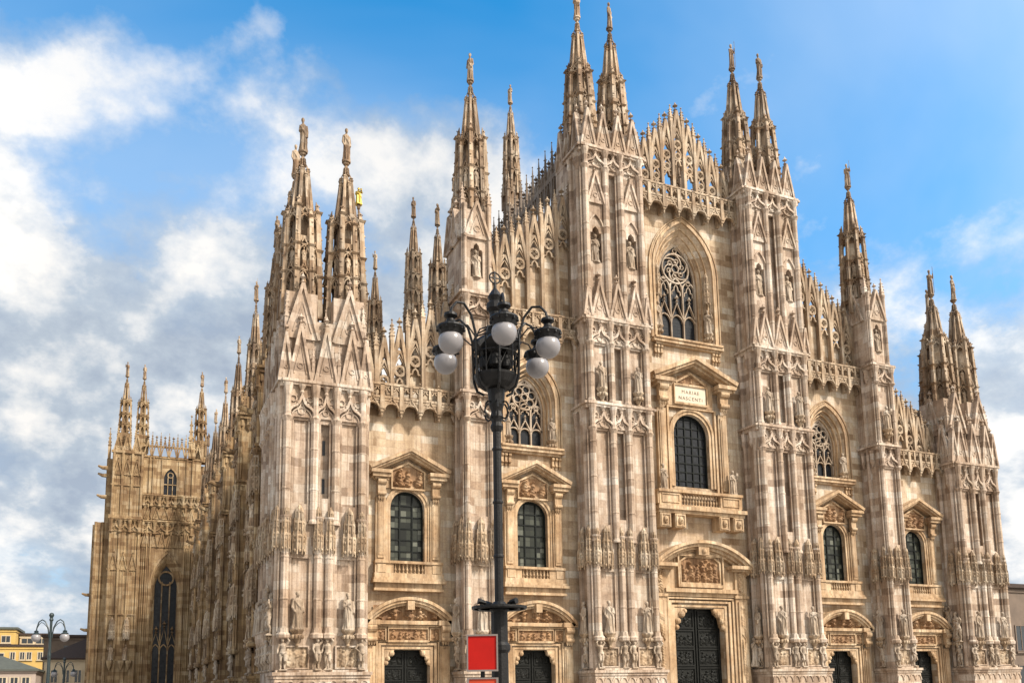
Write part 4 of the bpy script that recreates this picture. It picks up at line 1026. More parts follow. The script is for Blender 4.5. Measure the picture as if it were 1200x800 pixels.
# ------------------------------------------------------------------ balustrades and raking tracery
def balustrade(x0, x1, z0, z1, n):
    """corbelled parapet: hanging arches with pendants, pierced wall above"""
    mb = MB(); u = (x1-x0)/n; zm = z0+(z1-z0)*.50
    mb.box(x0, x1, -.9, .02, zm-.12, zm+.06); mb.box(x0, x1, -1.0, -.55, z1-.16, z1); mb.box(x0, x1, -.95, -.6, zm+.06, zm+.2)
    for k in range(n+1):
        x = x0+u*k
        mb.box(x-.15, x+.15, -1.0, -.58, zm-.1, z1-.1)
        mb.box(x-.17, x+.17, -1.02, -.62, z0+.42, zm-.08); mb.box(x-.13, x+.13, -.96, -.66, z0+.22, z0+.43)
        mb.lathe(x, -.81, [(.03, z0-.12), (.11, z0+.02), (.08, z0+.1), (.15, z0+.23)], 6)
        mb.box(x-.16, x+.16, -.64, .01, z0+.5, zm-.11); mb.box(x-.12, x+.12, -.42, .01, z0+.12, z0+.52)
        finial(mb, x, -.78, z1-.02, .40)
    for k in range(n):
        c = x0+u*(k+.5); zs_, za_ = z0+.35, z0+.86
        cv = curve('pointed', u*.5-.16, zs_, za_, 10)
        for (ax, az), (bx, bz) in zip(cv[:-1], cv[1:]): mb.quad((c+ax, -.86, az), (c+bx, -.86, bz), (c+bx, -.86, zm), (c+ax, -.86, zm))
        mb.strip([(c+a, z) for a, z in cv], .05, -.96, -.70)
        mb.strip([(c-u*.38, zs_+.15), (c, zm+.12), (c+u*.38, zs_+.15)], .055, -.98, -.80)
        mb.strip(circle(c, (za_+zm)/2+.02, .09, 8), .035, -.93, -.82, True)
        finial(mb, c, -.93, zm+.02, .42)
        mb.box(c-.09, c+.09, -.98, -.62, zm+.06, z1-.14)
        for s in (-1, 1):
            cc = c+s*u*.25; mb.box(cc-u*.14, cc+u*.14, -.93, -.72, z1-.30, z1-.14); mb.box(cc-u*.16, cc+u*.16, -.93, -.66, zm+.05, zm+.24)
            mb.strip([(cc+a, z) for a, z in curve('trefoil', u*.13, z1-.55, z1-.28)], .035, -.92, -.7)
    return mb
part('balustrade', balustrade(-5.2, 5.2, 41.2, 43.7, 7), 'carved', cath)
for s in (-1, 1):
    part('balustrade', balustrade(s*X2-3.85, s*X2+3.85, 27.8, 30.3, 5), 'carved', cath)
    part('balustrade', balustrade(s*X1-3.5, s*X1+3.5, 20.75, 23.05, 5), 'carved', cath)

def tracery_unit(mb, xc, hw, z0, zpk, tiers=1, y=0.0):
    """one bay of the raking screen: lancet, quatrefoil circle, ogee arch, open gable, finial"""
    yb, yf = y+.10, y-.16
    zq = zpk-4.1; r = hw*.62
    zl = zq-r-.18
    if tiers == 2 and zl-z0 > 1.6:
        z2 = zl-.55
        mb.strip(circle(xc, z2, r*.78, 12), .07, yf, yb, True)
        for k in range(4): mb.strip(circle(xc+math.cos(k*PI/2)*r*.34, z2+math.sin(k*PI/2)*r*.34, r*.26, 7), .03, yf+.04, yb-.02, True)
        mb.strip([(xc+a, z) for a, z in curve('pointed', hw*.85, z2-.5, z2+.75, 10)], .06, yf-.02, yb)
        zl = z2-r*.8-.1
        mb.box(xc-hw*.9, xc+hw*.9, yf+.02, yb-.02, zl-.04, zl+.1)
    # lancet head
    mb.strip([(xc+a, z) for a, z in curve('trefoil', hw*.78, zl-.75, zl)], .06, yf, yb)
    mb.strip(circle(xc, zq, r, 14), .09, yf, yb, True)
    for k in range(4): mb.strip(circle(xc+math.cos(k*PI/2)*r*.45, zq+math.sin(k*PI/2)*r*.45, r*.36, 8), .035, yf+.04, yb-.02, True)
    mb.strip([(xc+a, z) for a, z in curve('pointed', hw*.9, zq-.25, zq+1.45, 10)], .08, yf-.03, yb)
    # open gable
    for s in (-1, 1):
        mb.strip([(xc+s*hw*.92, zq+.25), (xc, zpk-.9)], .125, yf-.1+.003*s, yb)
        crockets(mb, (xc+s*hw*.92, zq+.4), (xc, zpk-.9), 6, .13, yf)
    mb.strip([(xc+a, z) for a, z in curve('trefoil', hw*.30, zq+1.5, zq+2.2)], .05, yf, yb)
    mb.box(xc-hw*.5, xc+hw*.5, yf, yb, zq+1.36, zq+1.56)
    mb.strip([(xc-hw*.30, zq+1.6), (xc, zpk-1.25), (xc+hw*.30, zq+1.6)], .05, yf+.03, yb-.02)
    mb.strip([(xc+a, z) for a, z in curve('pointed', hw*.72, zq-.15, zq+1.1, 10)], .045, yf+.03, yb-.02)
    for s in (-1, 1): mb.strip(circle(xc+s*hw*.62, zq+.78, hw*.16, 8), .03, yf+.03, yb-.02, True)
    finial(mb, xc, y-.05, zpk-.95, .95)
def mullion(mb, x, z0, zt, y=0.0):
    mb.box(x-.14, x+.14, y-.30, y+.14, z0, zt-1.2); pinnacle(mb, x, y-.08, zt-1.7, .16, .9, 1.1, True)
def rake(x0, x1, n, z0, za, zb, backing, mat='carved', peak=None):
    """screen from x0 to x1 whose gables climb from za to zb (or to a central peak)"""
    mb = MB(); bk = MB(); u = (x1-x0)/n
    def zp(x):
        if peak is not None: return peak-(abs(x-(x0+x1)/2)/((x1-x0)/2))*(peak-za)
        return za+(zb-za)*(x-x0)/(x1-x0)
    for k in range(n):
        xc = x0+u*(k+.5); tracery_unit(mb, xc, u/2, z0, zp(xc), 2 if peak else 1)
        zt = zp(xc)-4.1-u*.31-.2
        if backing: bk.box(xc-u/2, xc+u/2, .16+.002*(k % 2), .5, z0, zt+.1)
        if backing == 2: bk.prism([(xc-u/2, zt), (xc+u/2, zt), (xc+u/2, zt+1.2), (xc, zt+2.6), (xc-u/2, zt+1.2)], .17, .45)
    for k in range(n+1): mullion(mb, x0+u*k, z0, zp(x0+u*k)-.25)
    return mb, bk
mb, bk = rake(-5.2, 5.2, 9, 43.6, 47.2, 0, 0, peak=52.5)
part('gable_tracery', mb, 'carved', cath, (0, .1, 0))
for s in (-1, 1):
    mb, bk = rake(-X2-3.85, -X2+3.85, 6, 30.2, 35.9, 42.3, 1)
    q = MB(); q.add(mb, mx=1 if s < 0 else -1); o = part('gable_tracery', q, 'carved', cath, (0, .1, 0))
    q = MB(); q.add(bk, mx=1 if s < 0 else -1); part('screen_wall', q, 'wall', o)
    mb, bk = rake(-X1-3.5, -X1+3.5, 6, 22.9, 26.3, 31.6, 1)
    q = MB(); q.add(mb, mx=1 if s < 0 else -1); o = part('gable_tracery', q, 'carved', cath, (0, .1, 0))
    q = MB(); q.add(bk, mx=1 if s < 0 else -1); part('screen_wall', q, 'wall', o)

# ------------------------------------------------------------------ nave behind
nv = MB()
nv.box(-31.4, 31.4, 1.7, 112, 0, 22.2); nv.box(-19.2, 19.2, 1.8, 112, 22.19, 29.0); nv.box(-10.6, 10.6, 1.9, 112, 28.99, 42.0)
nv.prism([(-10.6, 42.0), (10.6, 42.0), (0, 45.0)], 2.0, 112)
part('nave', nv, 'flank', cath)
def parapet_row(n, u, zb, h):
    """pierced parapet with pinnacles, along x from 0"""
    mb = MB(); mb.box(0, n*u, -.1, .1, zb, zb+.3); mb.box(0, n*u, -.12, .12, zb+h*.40, zb+h*.47)
    for k in range(n):
        x = u*(k+.5)
        gablet(mb, x, zb+.3, u*.42, h*.58, -.08, .16, .08, 3, .15, .9, False)
        pinnacle(mb, x+u/2, 0, zb, .14, h*.55, h*.40)
    return mb
PR = parapet_row(26, 1.3, 42.0, 6.2).mesh('parapet', M['roof'])
link('parapet', PR, cath, (-10.6, 2.0, 0), PI/2); link('parapet', PR, cath, (10.6, 2.0, 0), PI/2)
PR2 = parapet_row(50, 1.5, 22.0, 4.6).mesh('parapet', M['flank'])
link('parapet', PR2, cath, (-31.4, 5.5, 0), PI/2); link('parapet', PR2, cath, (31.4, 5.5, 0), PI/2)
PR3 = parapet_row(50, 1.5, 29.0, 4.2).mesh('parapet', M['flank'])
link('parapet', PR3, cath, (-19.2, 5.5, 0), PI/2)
# roof spires: slender pinnacle towers over the aisle and nave buttresses
def roof_spire_mb(h, base):
    mb = MB(); hw = .62
    mb.box(-hw, hw, -hw, hw, 0, base)
    for s in (-1, 1):
        for q in (-1, 1): pinnacle(mb, s*hw, q*hw, base-2.2, .16, 1.6, 1.6)
    mb.add(spire_mb(h, .80, 9), 0, 0, base)
    return mb
RS = roof_spire_mb(9.0, 6.0).mesh('spire', M['spire'])
for x, y, zt in ((-18.9, 9.3, 43.8), (-19.3, 15.0, 47.5), (-19.8, 27.0, 47.9), (-9.8, 13.6, 60.8), (9.8, 13.6, 60.8), (-9.8, 30, 60.8), (18.9, 9.3, 43.8), (19.3, 15.0, 47.5)):
    o = link('spire', RS, cath, (x, y, zt-2.0-15.0), 0); statue(o, 0, 0, 15.0, 2.0, -.8, 'd')
# crossing tower with the gilded figure
ct = spire_mb(48, 2.3, 5)
ct.box(-1.4, 1.4, -1.4, 1.4, -12, 1)
CT = part('crossing_spire', ct, 'spire', cath, (-1.78, 110, 54.4))
g_ = ROBED[0].copy(); g_.materials.clear(); g_.materials.append(M['gold']); o = link('gilded_statue', g_, CT, (0, 0, 48), -.3, 3.8)
o['label'] = 'gilded statue on the crossing spire'

# --- north flank: buttresses with statues and spires (local front looks to -x)
def flank_pier():
    hw = 1.15
    mb, XS, LO, PX = pier_body(hw, 26.6, [(18.6, 20.4), (25.0, 26.6)], [], back=.2)
    yf = -2.1
    gablet(mb, 0, 20.4, .9, 3.0, yf-.14); gablet(mb, 0, 26.6, .7, 2.2, yf+.05, .3)
    mb.box(-.62, .62, -1.7, -.4, 26.6, 28.4)
    for s in (-1, 1): pinnacle(mb, s*.9, -1.9, 26.6, .15, .8, 1.5)
    # gargoyle
    mb.tube([(0, -2.0, 23.2), (0, -2.9, 23.25), (0, -3.5, 23.5), (0, -3.7, 23.4)], [.3, .24, .2, .1], 7)
    for s in (-1, 1): mb.tube([(s*.1, -2.6, 23.3), (s*.45, -2.4, 23.8)], [.08, .02], 5)
    return mb, LO, PX
mb, LO, PX = flank_pier()
FP = None
FSP = spire_mb(10.2, .80, 12, .72, .58, .86).mesh('spire', M['spire'])
for k, y in enumerate((9.6, 22.0, 35.8, 49.4, 62.5, 74.5)):
    if FP is None:
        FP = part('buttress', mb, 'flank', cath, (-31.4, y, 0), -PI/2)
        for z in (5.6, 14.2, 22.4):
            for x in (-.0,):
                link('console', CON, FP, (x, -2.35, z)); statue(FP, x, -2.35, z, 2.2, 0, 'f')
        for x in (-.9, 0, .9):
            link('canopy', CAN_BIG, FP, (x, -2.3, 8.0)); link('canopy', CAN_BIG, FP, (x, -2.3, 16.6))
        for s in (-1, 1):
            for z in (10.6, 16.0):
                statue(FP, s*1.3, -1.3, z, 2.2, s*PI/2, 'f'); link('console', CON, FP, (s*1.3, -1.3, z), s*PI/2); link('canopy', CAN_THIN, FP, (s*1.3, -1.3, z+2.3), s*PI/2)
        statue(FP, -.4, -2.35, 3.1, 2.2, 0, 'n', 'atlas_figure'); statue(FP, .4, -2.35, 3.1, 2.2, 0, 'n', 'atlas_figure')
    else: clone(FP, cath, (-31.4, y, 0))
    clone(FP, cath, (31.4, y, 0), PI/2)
    for s in (-1, 1):
        o = link('spire', FSP, cath, (s*32.45, y, 27.8), .1*k); statue(o, 0, 0, 10.2, 1.9, -.8, 'd')
# a lesser pinnacle pier between each pair and the aisle windows
def lesser():
    mb = MB()
    mb.box(-.42, .42, -1.1, 0, 0, 23.5)
    for z in (6, 11.5, 17, 21.5): mb.box(-.55, .55, -1.25, 0, z, z+.3)
    mb.lathe(-.3, -1.1, [(.16, 0), (.16, 23)], 6); mb.lathe(.3, -1.1, [(.16, 0), (.16, 23)], 6)
    gablet(mb, 0, 21.8, .6, 2.2, -1.2); pinnacle(mb, 0, -.6, 23.4, .34, 2.2, 3.6)
    return mb
LS = lesser().mesh('pilaster', M['flank'])
wn = MB(); c = curve('pointed', 1.3, 14.5, 17.5); wn.prism([(-1.3, 6)]+c+[(1.3, 6)], -.06, -.02)
fr = MB(); fr.strip([(-1.4, 6)]+[(x*1.08, z) for x, z in c]+[(1.4, 6)], .14, -.3, -.01); fr.box(-.07, .07, -.14, -.05, 6, 17.3); fr.box(-1.7, 1.7, -.4, -.01, 5.6, 6)
WN = wn.mesh('aisle_window', M['darkglass']); FR = fr.mesh('tracery', M['flank'])
ys = [3.6+4.2, 9.6, 22.0, 35.8, 49.4, 62.5, 74.5]
for a, b_ in zip(ys[1:-1], ys[2:]):
    L_ = b_-a
    for q in (.34, .67): link('pilaster', LS, cath, (-31.4, a+L_*q, 0), -PI/2)
    for q in (.5,):
        o = link('aisle_window', WN, cath, (-31.4, a+L_*q, 0), -PI/2); link('tracery', FR, o)

# ------------------------------------------------------------------ north transept
tr = MB()
tr.box(-41.2, -31.3, 82, 110, 0, 36.6)                                # body
panel(tr, -41.3, -33.0, 0, 36.75, 79.6, [(-37.3, 2.1, 3.0, 17.5, 22.3, 'pointed', .9, False, .8), (-37.3, 1.0, 31.2, 33.6, 35.3, 'pointed', .35, True)])
tr.box(-45.25, -41.2, 79.0, 110, 0, 37.2)                             # stair tower
tr.box(-46.1, -45.2, 81, 110, 0, 36.4); tr.box(-47.6, -46.0, 82, 108, 0, 26.5); tr.box(-47.2, -45.2, 80.2, 82.1, 0, 26.6)
for x in (-45.1, -43.9, -42.6, -41.3): tr.lathe(x, 78.95, [(.22, 0), (.22, 37.2)], 6)
for x in (-47.1, -46.2): tr.lathe(x, 80.1, [(.2, 0), (.2, 26.6)], 6)
for x in (-40.2, -39.7, -35.0, -34.2): tr.lathe(x, 79.5, [(.14, 0), (.14, 36.7)], 6)
for x in (-39.6, -38.5, -36.1, -35.1): tr.box(x-.08, x+.08, 79.45, 79.6, 31.0, 36.6)
for k in range(11): tr.box(-45.0+.36*k-.05, -45.0+.36*k+.05, 78.93-.02*(k % 2), 79.01, 1, 25.1); tr.box(-45.0+.36*k-.04, -45.0+.36*k+.04, 78.95, 79.01, 27.7, 36.8)
for x in (-40.8, -40.5, -39.95, -34.7, -34.45, -33.9, -33.5): tr.box(x-.06, x+.06, 79.42, 79.61, 1, 23.1)
for z in (6.5, 13.0, 19.5, 32.0): tr.box(-45.4, -41.1, 78.84, 79.01, z, z+.22)
for x in (-44.5, -43.25, -41.95): gablet(tr, x, 19.7, .5, 2.2, 78.86, .12, .06, 4, .12, .5); gablet(tr, x, 33.6, .5, 2.2, 78.86, .12, .06, 4, .12, .5)
tr.box(-45.5, -41.0, 78.8, 79.1, 27.2, 27.6); tr.box(-45.5, -41.0, 78.75, 79.1, 36.9, 37.25)
ob = MB(); ogee_band(ob, [-45.1, -43.9, -42.6, -41.3], 25.2, 27.2, 0); tr.add(ob, 0, 79, 0)
ob = MB(); ogee_band(ob, [-40.9, -39.8, -38.7, -37.6, -36.5, -35.4, -34.3, -33.3], 29.4, 31.1, 0); ogee_band(ob, [-40.9, -39.2, -37.5, -35.8, -34.1], 25.2, 27.2, 0)
for x in (-40.4, -39.2, -38.1, -36.9, -35.8, -34.6): gablet(ob, x, 23.2, .5, 2.3, -.12, .12, .06, 4, .12, .5)
for x in (-40.2, -39.0, -37.8, -36.6, -35.4, -34.2): gablet(ob, x, 27.4, .5, 1.6, -.12, .12, .06, 3, .12, .4)
tr.add(ob, 0, 79.6, 0)
for x in (-44.6, -43.4, -42.1):
    gablet(tr, x, 37.2, .6, 2.6, 78.9)
for z, y in ((34.6, 79.6), (33.6, 80.2), (30.3, 79.8)): tr.tube([(-45.9, y, z), (-46.6, y, z), (-47.2, y, z+.25)], [.32, .26, .14], 6)
for z, y in ((16, 81), (11, 82)): tr.tube([(-47.2, y, z), (-48.0, y, z), (-48.5, y, z+.2)], [.3, .22, .12], 6)
for x in (-44.4, -42.9, -41.9): tr.lathe(x, 78.6, [(.1, 5.2), (.5, 6.2), (.5, 6.5)], 7)
T = part('transept', tr, 'ochre', cath)
for x in (-44.3, -42.4):
    link('canopy', CAN_BIG, T, (x, 78.7, 9.4)); statue(T, x, 78.6, 6.6, 2.2, -.4, 'f')
mbw = gothic(1.66, 3.0, 17.5, 21.6, 2.1, 3.0, 17.5, 22.3, 2.4, False, .9)
mbw2 = MB()
for x in (-.55, .55): mbw2.box(x-.08, x+.08, .76, .98, 3, 18.2)
mbw2.strip(circle(0, 18.7, 1.0, 18), .12, .74, .98, True)
for s in (-1, 0, 1):
    mbw2.strip([(s*1.1-.5, 8.9), (s*1.1, 11.4 if s == 0 else 10.6), (s*1.1+.5, 8.9)], .07, .72, .98); finial(mbw2, s*1.1, .8, 11.2 if s == 0 else 10.4, 1.2)
    mbw2.strip([(s*1.1+a, z) for a, z in curve('pointed', .5, 8.0, 8.9)], .07, .74, .98)
mbw2.strip([(-1.66, 3)]+curve('pointed', 1.66, 17.5, 21.6, 20)+[(1.66, 3)], .14, .7, .98)
o = part('gothic_window', mbw[0][1], 'ochre', cath, (-37.3, 79.6, 0)); part('glass', mbw[1][1], 'darkglass', o); part('tracery', mbw2, 'flank', o)
uw = MB()
for x in (-.33, .33): uw.box(x-.05, x+.05, -.06, .1, 31.2, 34.4)
uw.strip([(-1, 31.2)]+curve('pointed', 1.0, 33.6, 35.3)+[(1, 31.2)], .1, -.14, .1); uw.strip(circle(0, 34.2, .4, 10), .06, -.08, .1, True); uw.box(-1, 1, -.06, .1, 32.7, 32.82)
gl = MB(); gl.prism([(-1, 31.2)]+curve('pointed', 1.0, 33.6, 35.3)+[(1, 31.2)], .13, .16)
o = part('gothic_window', uw, 'ochre', cath, (-37.3, 79.6, 0)); part('glass', gl, 'darkglass', o)
link('parapet', parapet_row(7, 1.18, 36.75, 4.0).mesh('parapet', M['ochre']), cath, (-41.2, 79.6, 0))
TS = spire_mb(9.2, .92, 15).mesh('spire', M['ochre'])
for x, y in ((-43.9, 80.6), (-41.5, 80.8), (-33.2, 81.0)):
    o = link('spire', TS, cath, (x, y, 40.0)); statue(o, 0, 0, 9.2, 2.3, -.4, 'd')
    pb = MB(); pb.box(-.85, .85, -.85, .85, -3.2, .2)
    for s in (-1, 1):
        for q in (-1, 1): pinnacle(pb, s*.85, q*.85, -2.2, .15, 1.8, 1.6)
    part('spire_base', pb, 'ochre', o)
pb = MB(); pinnacle(pb, -34.6, 79.8, 36.6, .3, 3.0, 4.0); pinnacle(pb, -45.8, 80.0, 36.2, .2, 2.0, 2.4); part('pinnacle', pb, 'ochre', T)

# ------------------------------------------------------------------ ground
gm = MB(); n = 8
gm.quad((-2000, -2000, 0), (2000, -2000, 0), (2000, 2000, 0), (-2000, 2000, 0))
g_ = part('ground', gm, 'paving', None); g_['kind'] = 'structure'

# ------------------------------------------------------------------ big street lamp
lx, ly = -34.76, -41.0
lamp = thing('street_lamp', 'tall black iron street lamp with grey-white globes hanging around a cage', 'street lamp', (lx, ly, 0))
pole = MB()
pole.lathe(0, 0, [(.42, 0), (.42, .25), (.30, .4), (.27, .9), (.21, 1.1), (.185, 1.8), (.175, 3.45)], 14)
pole.lathe(0, 0, [(.16, 2.42), (.23, 2.52), (.23, 2.62), (.16, 2.72)], 14); pole.lathe(0, 0, [(.10, 3.44), (.098, 5.0), (.09, 8.05)], 12)
for z in (4.5, 5.7, 6.9): pole.lathe(0, 0, [(.098, z), (.115, z+.03), (.115, z+.06), (.098, z+.09)], 12)
pole.lathe(0, 0, [(.11, 7.35), (.15, 7.45), (.11, 7.55), (.15, 7.68), (.12, 7.8), (.17, 7.95), (.20, 8.30), (.07, 8.34), (.05, 9.6)], 12)
part('pole', pole, 'iron', lamp, smooth=False)
sc_ = MB()
for k in range(6):
    a = k*PI/3+.2; c_, s_ = math.cos(a), math.sin(a)
    sc_.tube([(c_*.10+c_*.10*(1+math.cos(q)), s_*.10+s_*.10*(1+math.cos(q)), 7.82+.2*math.sin(q)) for q in [j*.6 for j in range(11)]], .022, 5)
part('scroll_collar', sc_, 'iron', lamp)
cage = MB()
zb, zt, rc = 8.30, 9.72, .50
cage.lathe(0, 0, [(.10, zb), (.30, zb+.03), (.42, zb+.12), (.49, zb+.27), (.50, zb+.32), (.46, zb+.32), (.40, zb+.2), (.2, zb+.1)], 20)
for k in range(10):
    a = k*PI/5+.1; c_, s_ = math.cos(a), math.sin(a)
    cage.tube([(c_*.49, s_*.49, zb+.3), (c_*.51, s_*.51, zb+.9), (c_*.50, s_*.50, zb+1.15), (c_*.40, s_*.40, zb+1.36), (c_*.2, s_*.2, zb+1.46)], .018, 5)
    b_ = a+PI/5
    cage.tube([(c_*.5, s_*.5, zb+.42), (math.cos((a+b_)/2)*.5, math.sin((a+b_)/2)*.5, zb+.78), (math.cos(b_)*.5, math.sin(b_)*.5, zb+.42)], .014, 4)
for z, r in ((zb+.80, .5), (zb+1.15, .505)):
    cage.tube([(r*math.cos(q*PI/9), r*math.sin(q*PI/9), z) for q in range(19)], .018, 5)
part('cage', cage, 'iron', lamp, smooth=False)
for k in range(5):
    a = k*2*PI/5+.5; c_, s_ = math.cos(a), math.sin(a); fl = MB()
    fl.tube([(c_*.06, s_*.06, zb+1.2), (c_*.2, s_*.2, zb+1.1), (c_*.42, s_*.42, zb+.92)], [.10, .19, .21], 12)
    fl.lathe(c_*.24, s_*.24, [(.06, zb+.42), (.14, zb+.5), (.15, zb+.7), (.07, zb+.8)], 10)
    part('floodlight', fl, 'iron', lamp)
fin = MB()
fin.lathe(0, 0, [(.20, 9.55), (.22, 9.75), (.12, 9.82), (.13, 10.12), (.20, 10.2), (.20, 10.32), (.12, 10.4), (.17, 10.5), (.10, 10.62), (.04, 10.7), (.03, 10.85)], 12)
fin.tube([(.13*math.cos(q*PI/8), 0, 10.96+.13*math.sin(q*PI/8)) for q in range(17)], .018, 5); fin.box(-.015, .015, -.015, .015, 10.8, 11.12); fin.box(-.12, .12, -.012, .012, 10.95, 10.975)
part('finial', fin, 'iron', lamp)
fa = math.atan2(-58.304-ly, -42.06-lx)             # one arm points at where the photographer stood
RG = 1.24; ZG = 9.22
arm = MB()
arm.tube([(.30, 0, zb+.02), (.46, 0, zb+.12), (.535, 0, zb+.34), (.55, 0, zb+.8), (.57, 0, 9.6), (.68, 0, 9.98), (.88, 0, 10.2), (1.08, 0, 10.17), (1.2, 0, 10.02), (RG, 0, 9.86)], [.03, .032, .032, .03, .03, .03, .03, .03, .03, .028], 7)
arm.tube([(.56, 0, 9.5), (.78, 0, 9.72), (.98, 0, 9.70), (1.1, 0, 9.55)], .018, 5)
hood = MB()
hood.lathe(RG, 0, [(.06, 9.90), (.14, 9.86), (.15, 9.80), (.08, 9.74), (.10, 9.68), (.17, 9.62), (.19, 9.58), (.30, 9.56), (.315, 9.52), (.29, 9.48), (.265, 9.44), (.235, 9.36), (.20, 9.36)], 16)
for k in range(10):
    a = k*PI/5; hood.ball((RG+.29*math.cos(a), .29*math.sin(a), 9.47), .035, 5, 4)
gb = MB(); gb.lathe(RG, 0, [(max(.001, .272*math.sin(PI*k/18)), ZG-.272*math.cos(PI*k/18)) for k in range(19)], 28)
AM, HM, GM = arm.mesh('lamp_arm', M['iron']), hood.mesh('hood', M['iron']), gb.mesh('globe', M['globe'], True)
for k in range(6):
    o = link('lamp_arm', AM, lamp, (0, 0, -.09), fa+.15+k*PI/3); link('hood', HM, o); link('globe', GM, o)
ring = MB()
for r, h in ((.58, .022), (.45, .015)):
    ring.lathe(0, 0, [(r-.03, 3.40), (r+.0, 3.39), (r+.02, 3.41), (r+.02, 3.41+h*2), (r-.03, 3.41+h*2), (r-.03, 3.40)], 28)
for k in range(8):
    a = k*PI/4; ring.tube([(.2*math.cos(a), .2*math.sin(a), 3.44), (.56*math.cos(a), .56*math.sin(a), 3.44)], .022, 5)
ring.lathe(0, 0, [(.15, 3.3), (.21, 3.36), (.21, 3.46), (.12, 3.56)], 14)
part('ring_tray', ring, 'iron', lamp)
for a, tz in ((fa+.9, .05), (fa-1.3, .10), (fa+2.4, .06), (fa-2.5, .06)):
    c_, s_ = math.cos(a), math.sin(a); x, y = .40*c_, .40*s_; fx = MB()
    fx.tube([(x, y, 3.46), (x, y, 3.52)], .03, 6); fx.tube([(x-c_*.10, y-s_*.10, 3.53), (x+c_*.02, y+s_*.02, 3.53+tz*.3), (x+c_*.07, y+s_*.07, 3.53+tz*.4)], [.045, .06, .07], 10)
    part('spotlight', fx, 'iron', lamp)

# ------------------------------------------------------------------ red sign by the lamp
sx_, sy_ = -35.05, -41.9
ccx, ccy = -42.06-sx_, -58.304-sy_
rz = math.atan2(ccx, -ccy)*1.0
sign = thing('sign_board', 'red square sign above an orange-red one, beside the black lamp pole', 'sign', (sx_-.40, sy_+.18, 0)); sign.scale = (.86, .86, 1); sign.rotation_euler = (0, 0, -.42)
fr = MB(); fr.box(-.37, .37, -.05, .05, 2.055, 2.09); fr.box(-.37, .37, -.05, .05, 2.77, 2.805); fr.box(-.37, -.335, -.05, .05, 2.09, 2.77); fr.box(.335, .37, -.05, .05, 2.09, 2.77)
fr.box(-.37, .37, -.05, .05, 1.20, 1.26); fr.box(-.37, -.32, -.05, .05, 1.26, 1.90); fr.box(.32, .37, -.05, .05, 1.26, 1.90); fr.box(-.37, .37, -.05, .05, 1.90, 1.93)
fr.box(-.33, .33, .03, .045, 1.25, 1.89); fr.box(-.33, .33, .03, .045, 2.08, 2.78)
part('frame', fr, 'frame', sign)
p_ = MB(); p_.box(-.336, .336, -.025, .02, 2.088, 2.772); part('panel', p_, 'red', sign)
p_ = MB(); p_.box(-.321, .321, -.025, .02, 1.258, 1.902); o = part('panel', p_, 'orange', sign); o['label'] = 'orange-red lower panel'
p_ = MB(); p_.box(-.05, .05, .05, .15, 0, 2.6); part('post', p_, 'iron', sign)

# ------------------------------------------------------------------ far two-arm lamps on the left
def twin_lamp(name, label, loc, h, rz):
    t_ = thing(name, label, 'street lamp', loc, 'twin-globe lamps left of the cathedral'); t_.rotation_euler = (0, 0, rz)
    p = MB(); p.lathe(0, 0, [(.22, 0), (.2, .5), (.11, .9), (.085, h*.6), (.10, h*.62), (.075, h*.65), (.07, h-.5), (.12, h-.42), (.08, h-.3), (.14, h-.15), (.1, h-.04), (.02, h)], 9); part('pole', p, 'greeniron', t_)
    for s in (-1, 1):
        a = MB(); a.tube([(s*.08, 0, h-1.45), (s*.16, 0, h-.85), (s*.34, 0, h-.5), (s*.52, 0, h-.4), (s*.70, 0, h-.52), (s*.80, 0, h-.85), (s*.82, 0, h-1.02)], .035, 6)
        a.tube([(s*.08, 0, h-1.2), (s*.22, 0, h-.82), (s*.4, 0, h-.62), (s*.55, 0, h-.55), (s*.68, 0, h-.66), (s*.80, 0, h-.9)], .02, 5)
        a.lathe(s*.82, 0, [(.05, h-1.0), (.13, h-1.06), (.10, h-1.12), (.2, h-1.2), (.19, h-1.24)], 10)
        o = part('lamp_arm', a, 'greeniron', t_)
        g = MB(); g.lathe(s*.82, 0, [(max(.001, .25*math.sin(PI*k/12)), h-1.42-.25*math.cos(PI*k/12)) for k in range(13)], 16); part('globe', g, 'globe', o, smooth=True)
    return t_
twin_lamp('street_lamp', 'nearer of two slim twin-globe lamps left of the cathedral, rising above the roofs', (-46.15, -1.95, 0), 6.42, -yaw)
twin_lamp('street_lamp', 'farther and lower twin-globe lamp in front of the dark hipped roof', (-47.0, 26.2, 0), 4.95, -yaw)

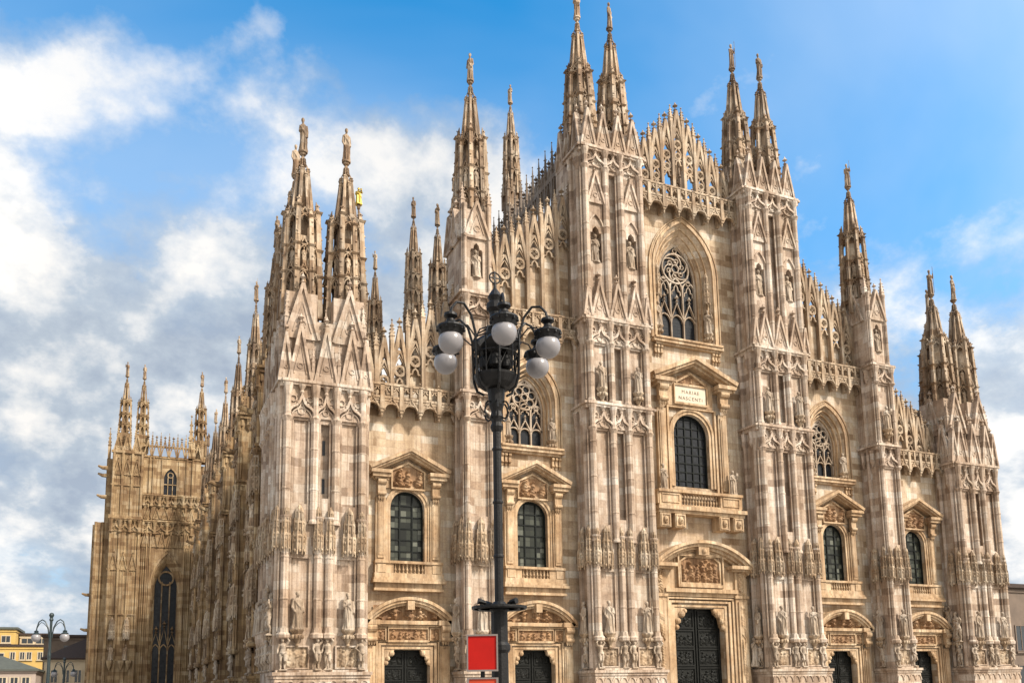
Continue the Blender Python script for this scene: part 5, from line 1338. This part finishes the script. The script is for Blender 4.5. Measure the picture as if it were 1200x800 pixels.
# ------------------------------------------------------------------ town houses
def house(name, label, x0, x1, y0, y1, h, wall, roof, wins, flat=True, over=.4, rh=0, groups=None):
    """plain town house looking to -y; wins: (x, z, halfwidth, height)"""
    t_ = thing(name, label, 'building', ((x0+x1)/2, (y0+y1)/2, 0), groups); cx, cy = t_.location[0], t_.location[1]
    a, b_, c, d = x0-cx, x1-cx, y0-cy, y1-cy
    wb = MB(); wb.box(a, b_, c, d, 0, h); wb.box(a-.15, b_+.15, c-.15, d+.15, h-.5, h-.2); wo_ = part('wall', wb, wall, t_)
    rb = MB()
    if flat: rb.box(a-over, b_+over, c-over, d+over, h, h+.45)
    else:
        e = over; hx = (b_-a)/2; k = min(hx, (d-c)/2)*.95
        v = [(a-e, c-e, h), (b_+e, c-e, h), (b_+e, d+e, h), (a-e, d+e, h)]
        if (b_-a) > (d-c): r1, r2 = (a+k, 0, h+rh), (b_-k, 0, h+rh)
        else: r1, r2 = (0, c+k, h+rh), (0, d-k, h+rh)
        rb.quad(*v[::-1])
        if (b_-a) > (d-c): rb.quad(v[0], v[1], r2, r1); rb.quad(v[2], v[3], r1, r2); rb.tri(v[1], v[2], r2); rb.tri(v[3], v[0], r1)
        else: rb.tri(v[0], v[1], r1); rb.quad(v[1], v[2], r2, r1); rb.tri(v[2], v[3], r2); rb.quad(v[3], v[0], r1, r2)
        rb.box(a-e, b_+e, c-e, d+e, h-.25, h-.003)
    part('roof', rb, roof, t_)
    for x, z, hw, hh in wins:
        fm = MB(); fm.strip([(x-cx-hw, z), (x-cx-hw, z+hh), (x-cx+hw, z+hh), (x-cx+hw, z)], .1, c-.10, c-.002, True); fm.box(x-cx-hw-.2, x-cx+hw+.2, c-.25, c-.003, z-.25, z-.1); fm.box(x-cx-.05, x-cx+.05, c-.07, c-.02, z, z+hh)
        wf = part('window', fm, wall if wall == 'stonegrey' else 'cream', t_); pn = MB(); pn.box(x-cx-hw, x-cx+hw, c-.03, c-.001, z, z+hh); part('pane', pn, 'pane', wf)
    return t_
# yellow block far left
house('apartment_building', 'tall yellow block at the left edge behind the lower houses', -72, -63.3, 147, 160, 15.3, 'yellow', 'greyroof', [(-65.0, 12.6, .8, 1.4), (-67.8, 12.6, .8, 1.4), (-64.6, 9.2, .7, 1.4)])
house('apartment_building', 'long low yellow wing with small dark windows beside the tall yellow block', -70, -57.0, 143, 147, 11.6, 'yellow', 'tiles', [(-58.3, 9.0, .45, 1.5), (-60.3, 9.0, .45, 1.5), (-61.5, 9.0, .45, 1.5), (-63.2, 9.0, .45, 1.5), (-65.6, 9.0, .9, 1.3)], over=.3)
house('apartment_building', 'pale attic storey with wide windows rising behind the yellow wing', -63.0, -55.6, 152, 164, 14.4, 'cream', 'tiles', [(-61.6, 12.6, 1.1, 1.2), (-58.9, 12.6, 1.1, 1.2), (-56.6, 12.6, .6, 1.2)])
house('corner_house', 'cream house under a dark hipped roof next to the transept', -53.4, -40, 89.5, 101, 7.3, 'cream', 'tiles', [(-52.0, 3.6, .5, 1.9), (-50.4, 3.6, .5, 1.9), (-48.8, 3.6, .5, 1.9)], False, .5, 3.4)
house('row_house', 'low grey-pink house with grey-green roof at the lower left corner', -66, -53.6, 80, 90, 5.4, 'pinkwall', 'greyroof', [(-57.6, 2.4, .5, 1.9), (-56.2, 2.4, .5, 1.9), (-54.8, 2.4, .5, 1.9), (-59.0, 2.4, .5, 1.9)], False, .4, 2.0)
house('office_building', 'grey flat building with antennas behind the hipped roof', -56, -44, 120, 135, 12.2, 'stonegrey', 'tiles', [(-52, 9.6, .8, 1.2), (-49.5, 9.6, .8, 1.2)])
# right edge
house('arcade_building', 'brown stone building with dark flat eaves beyond the right edge of the facade', 49.7, 90, 10, 40, 12.2, 'stonegrey', 'tiles', [(51.5, 5.0, .9, 2.9), (54.0, 5.0, .9, 2.9), (51.5, .8, .9, 2.6), (56.5, 5.0, .9, 2.9)], True, .5)
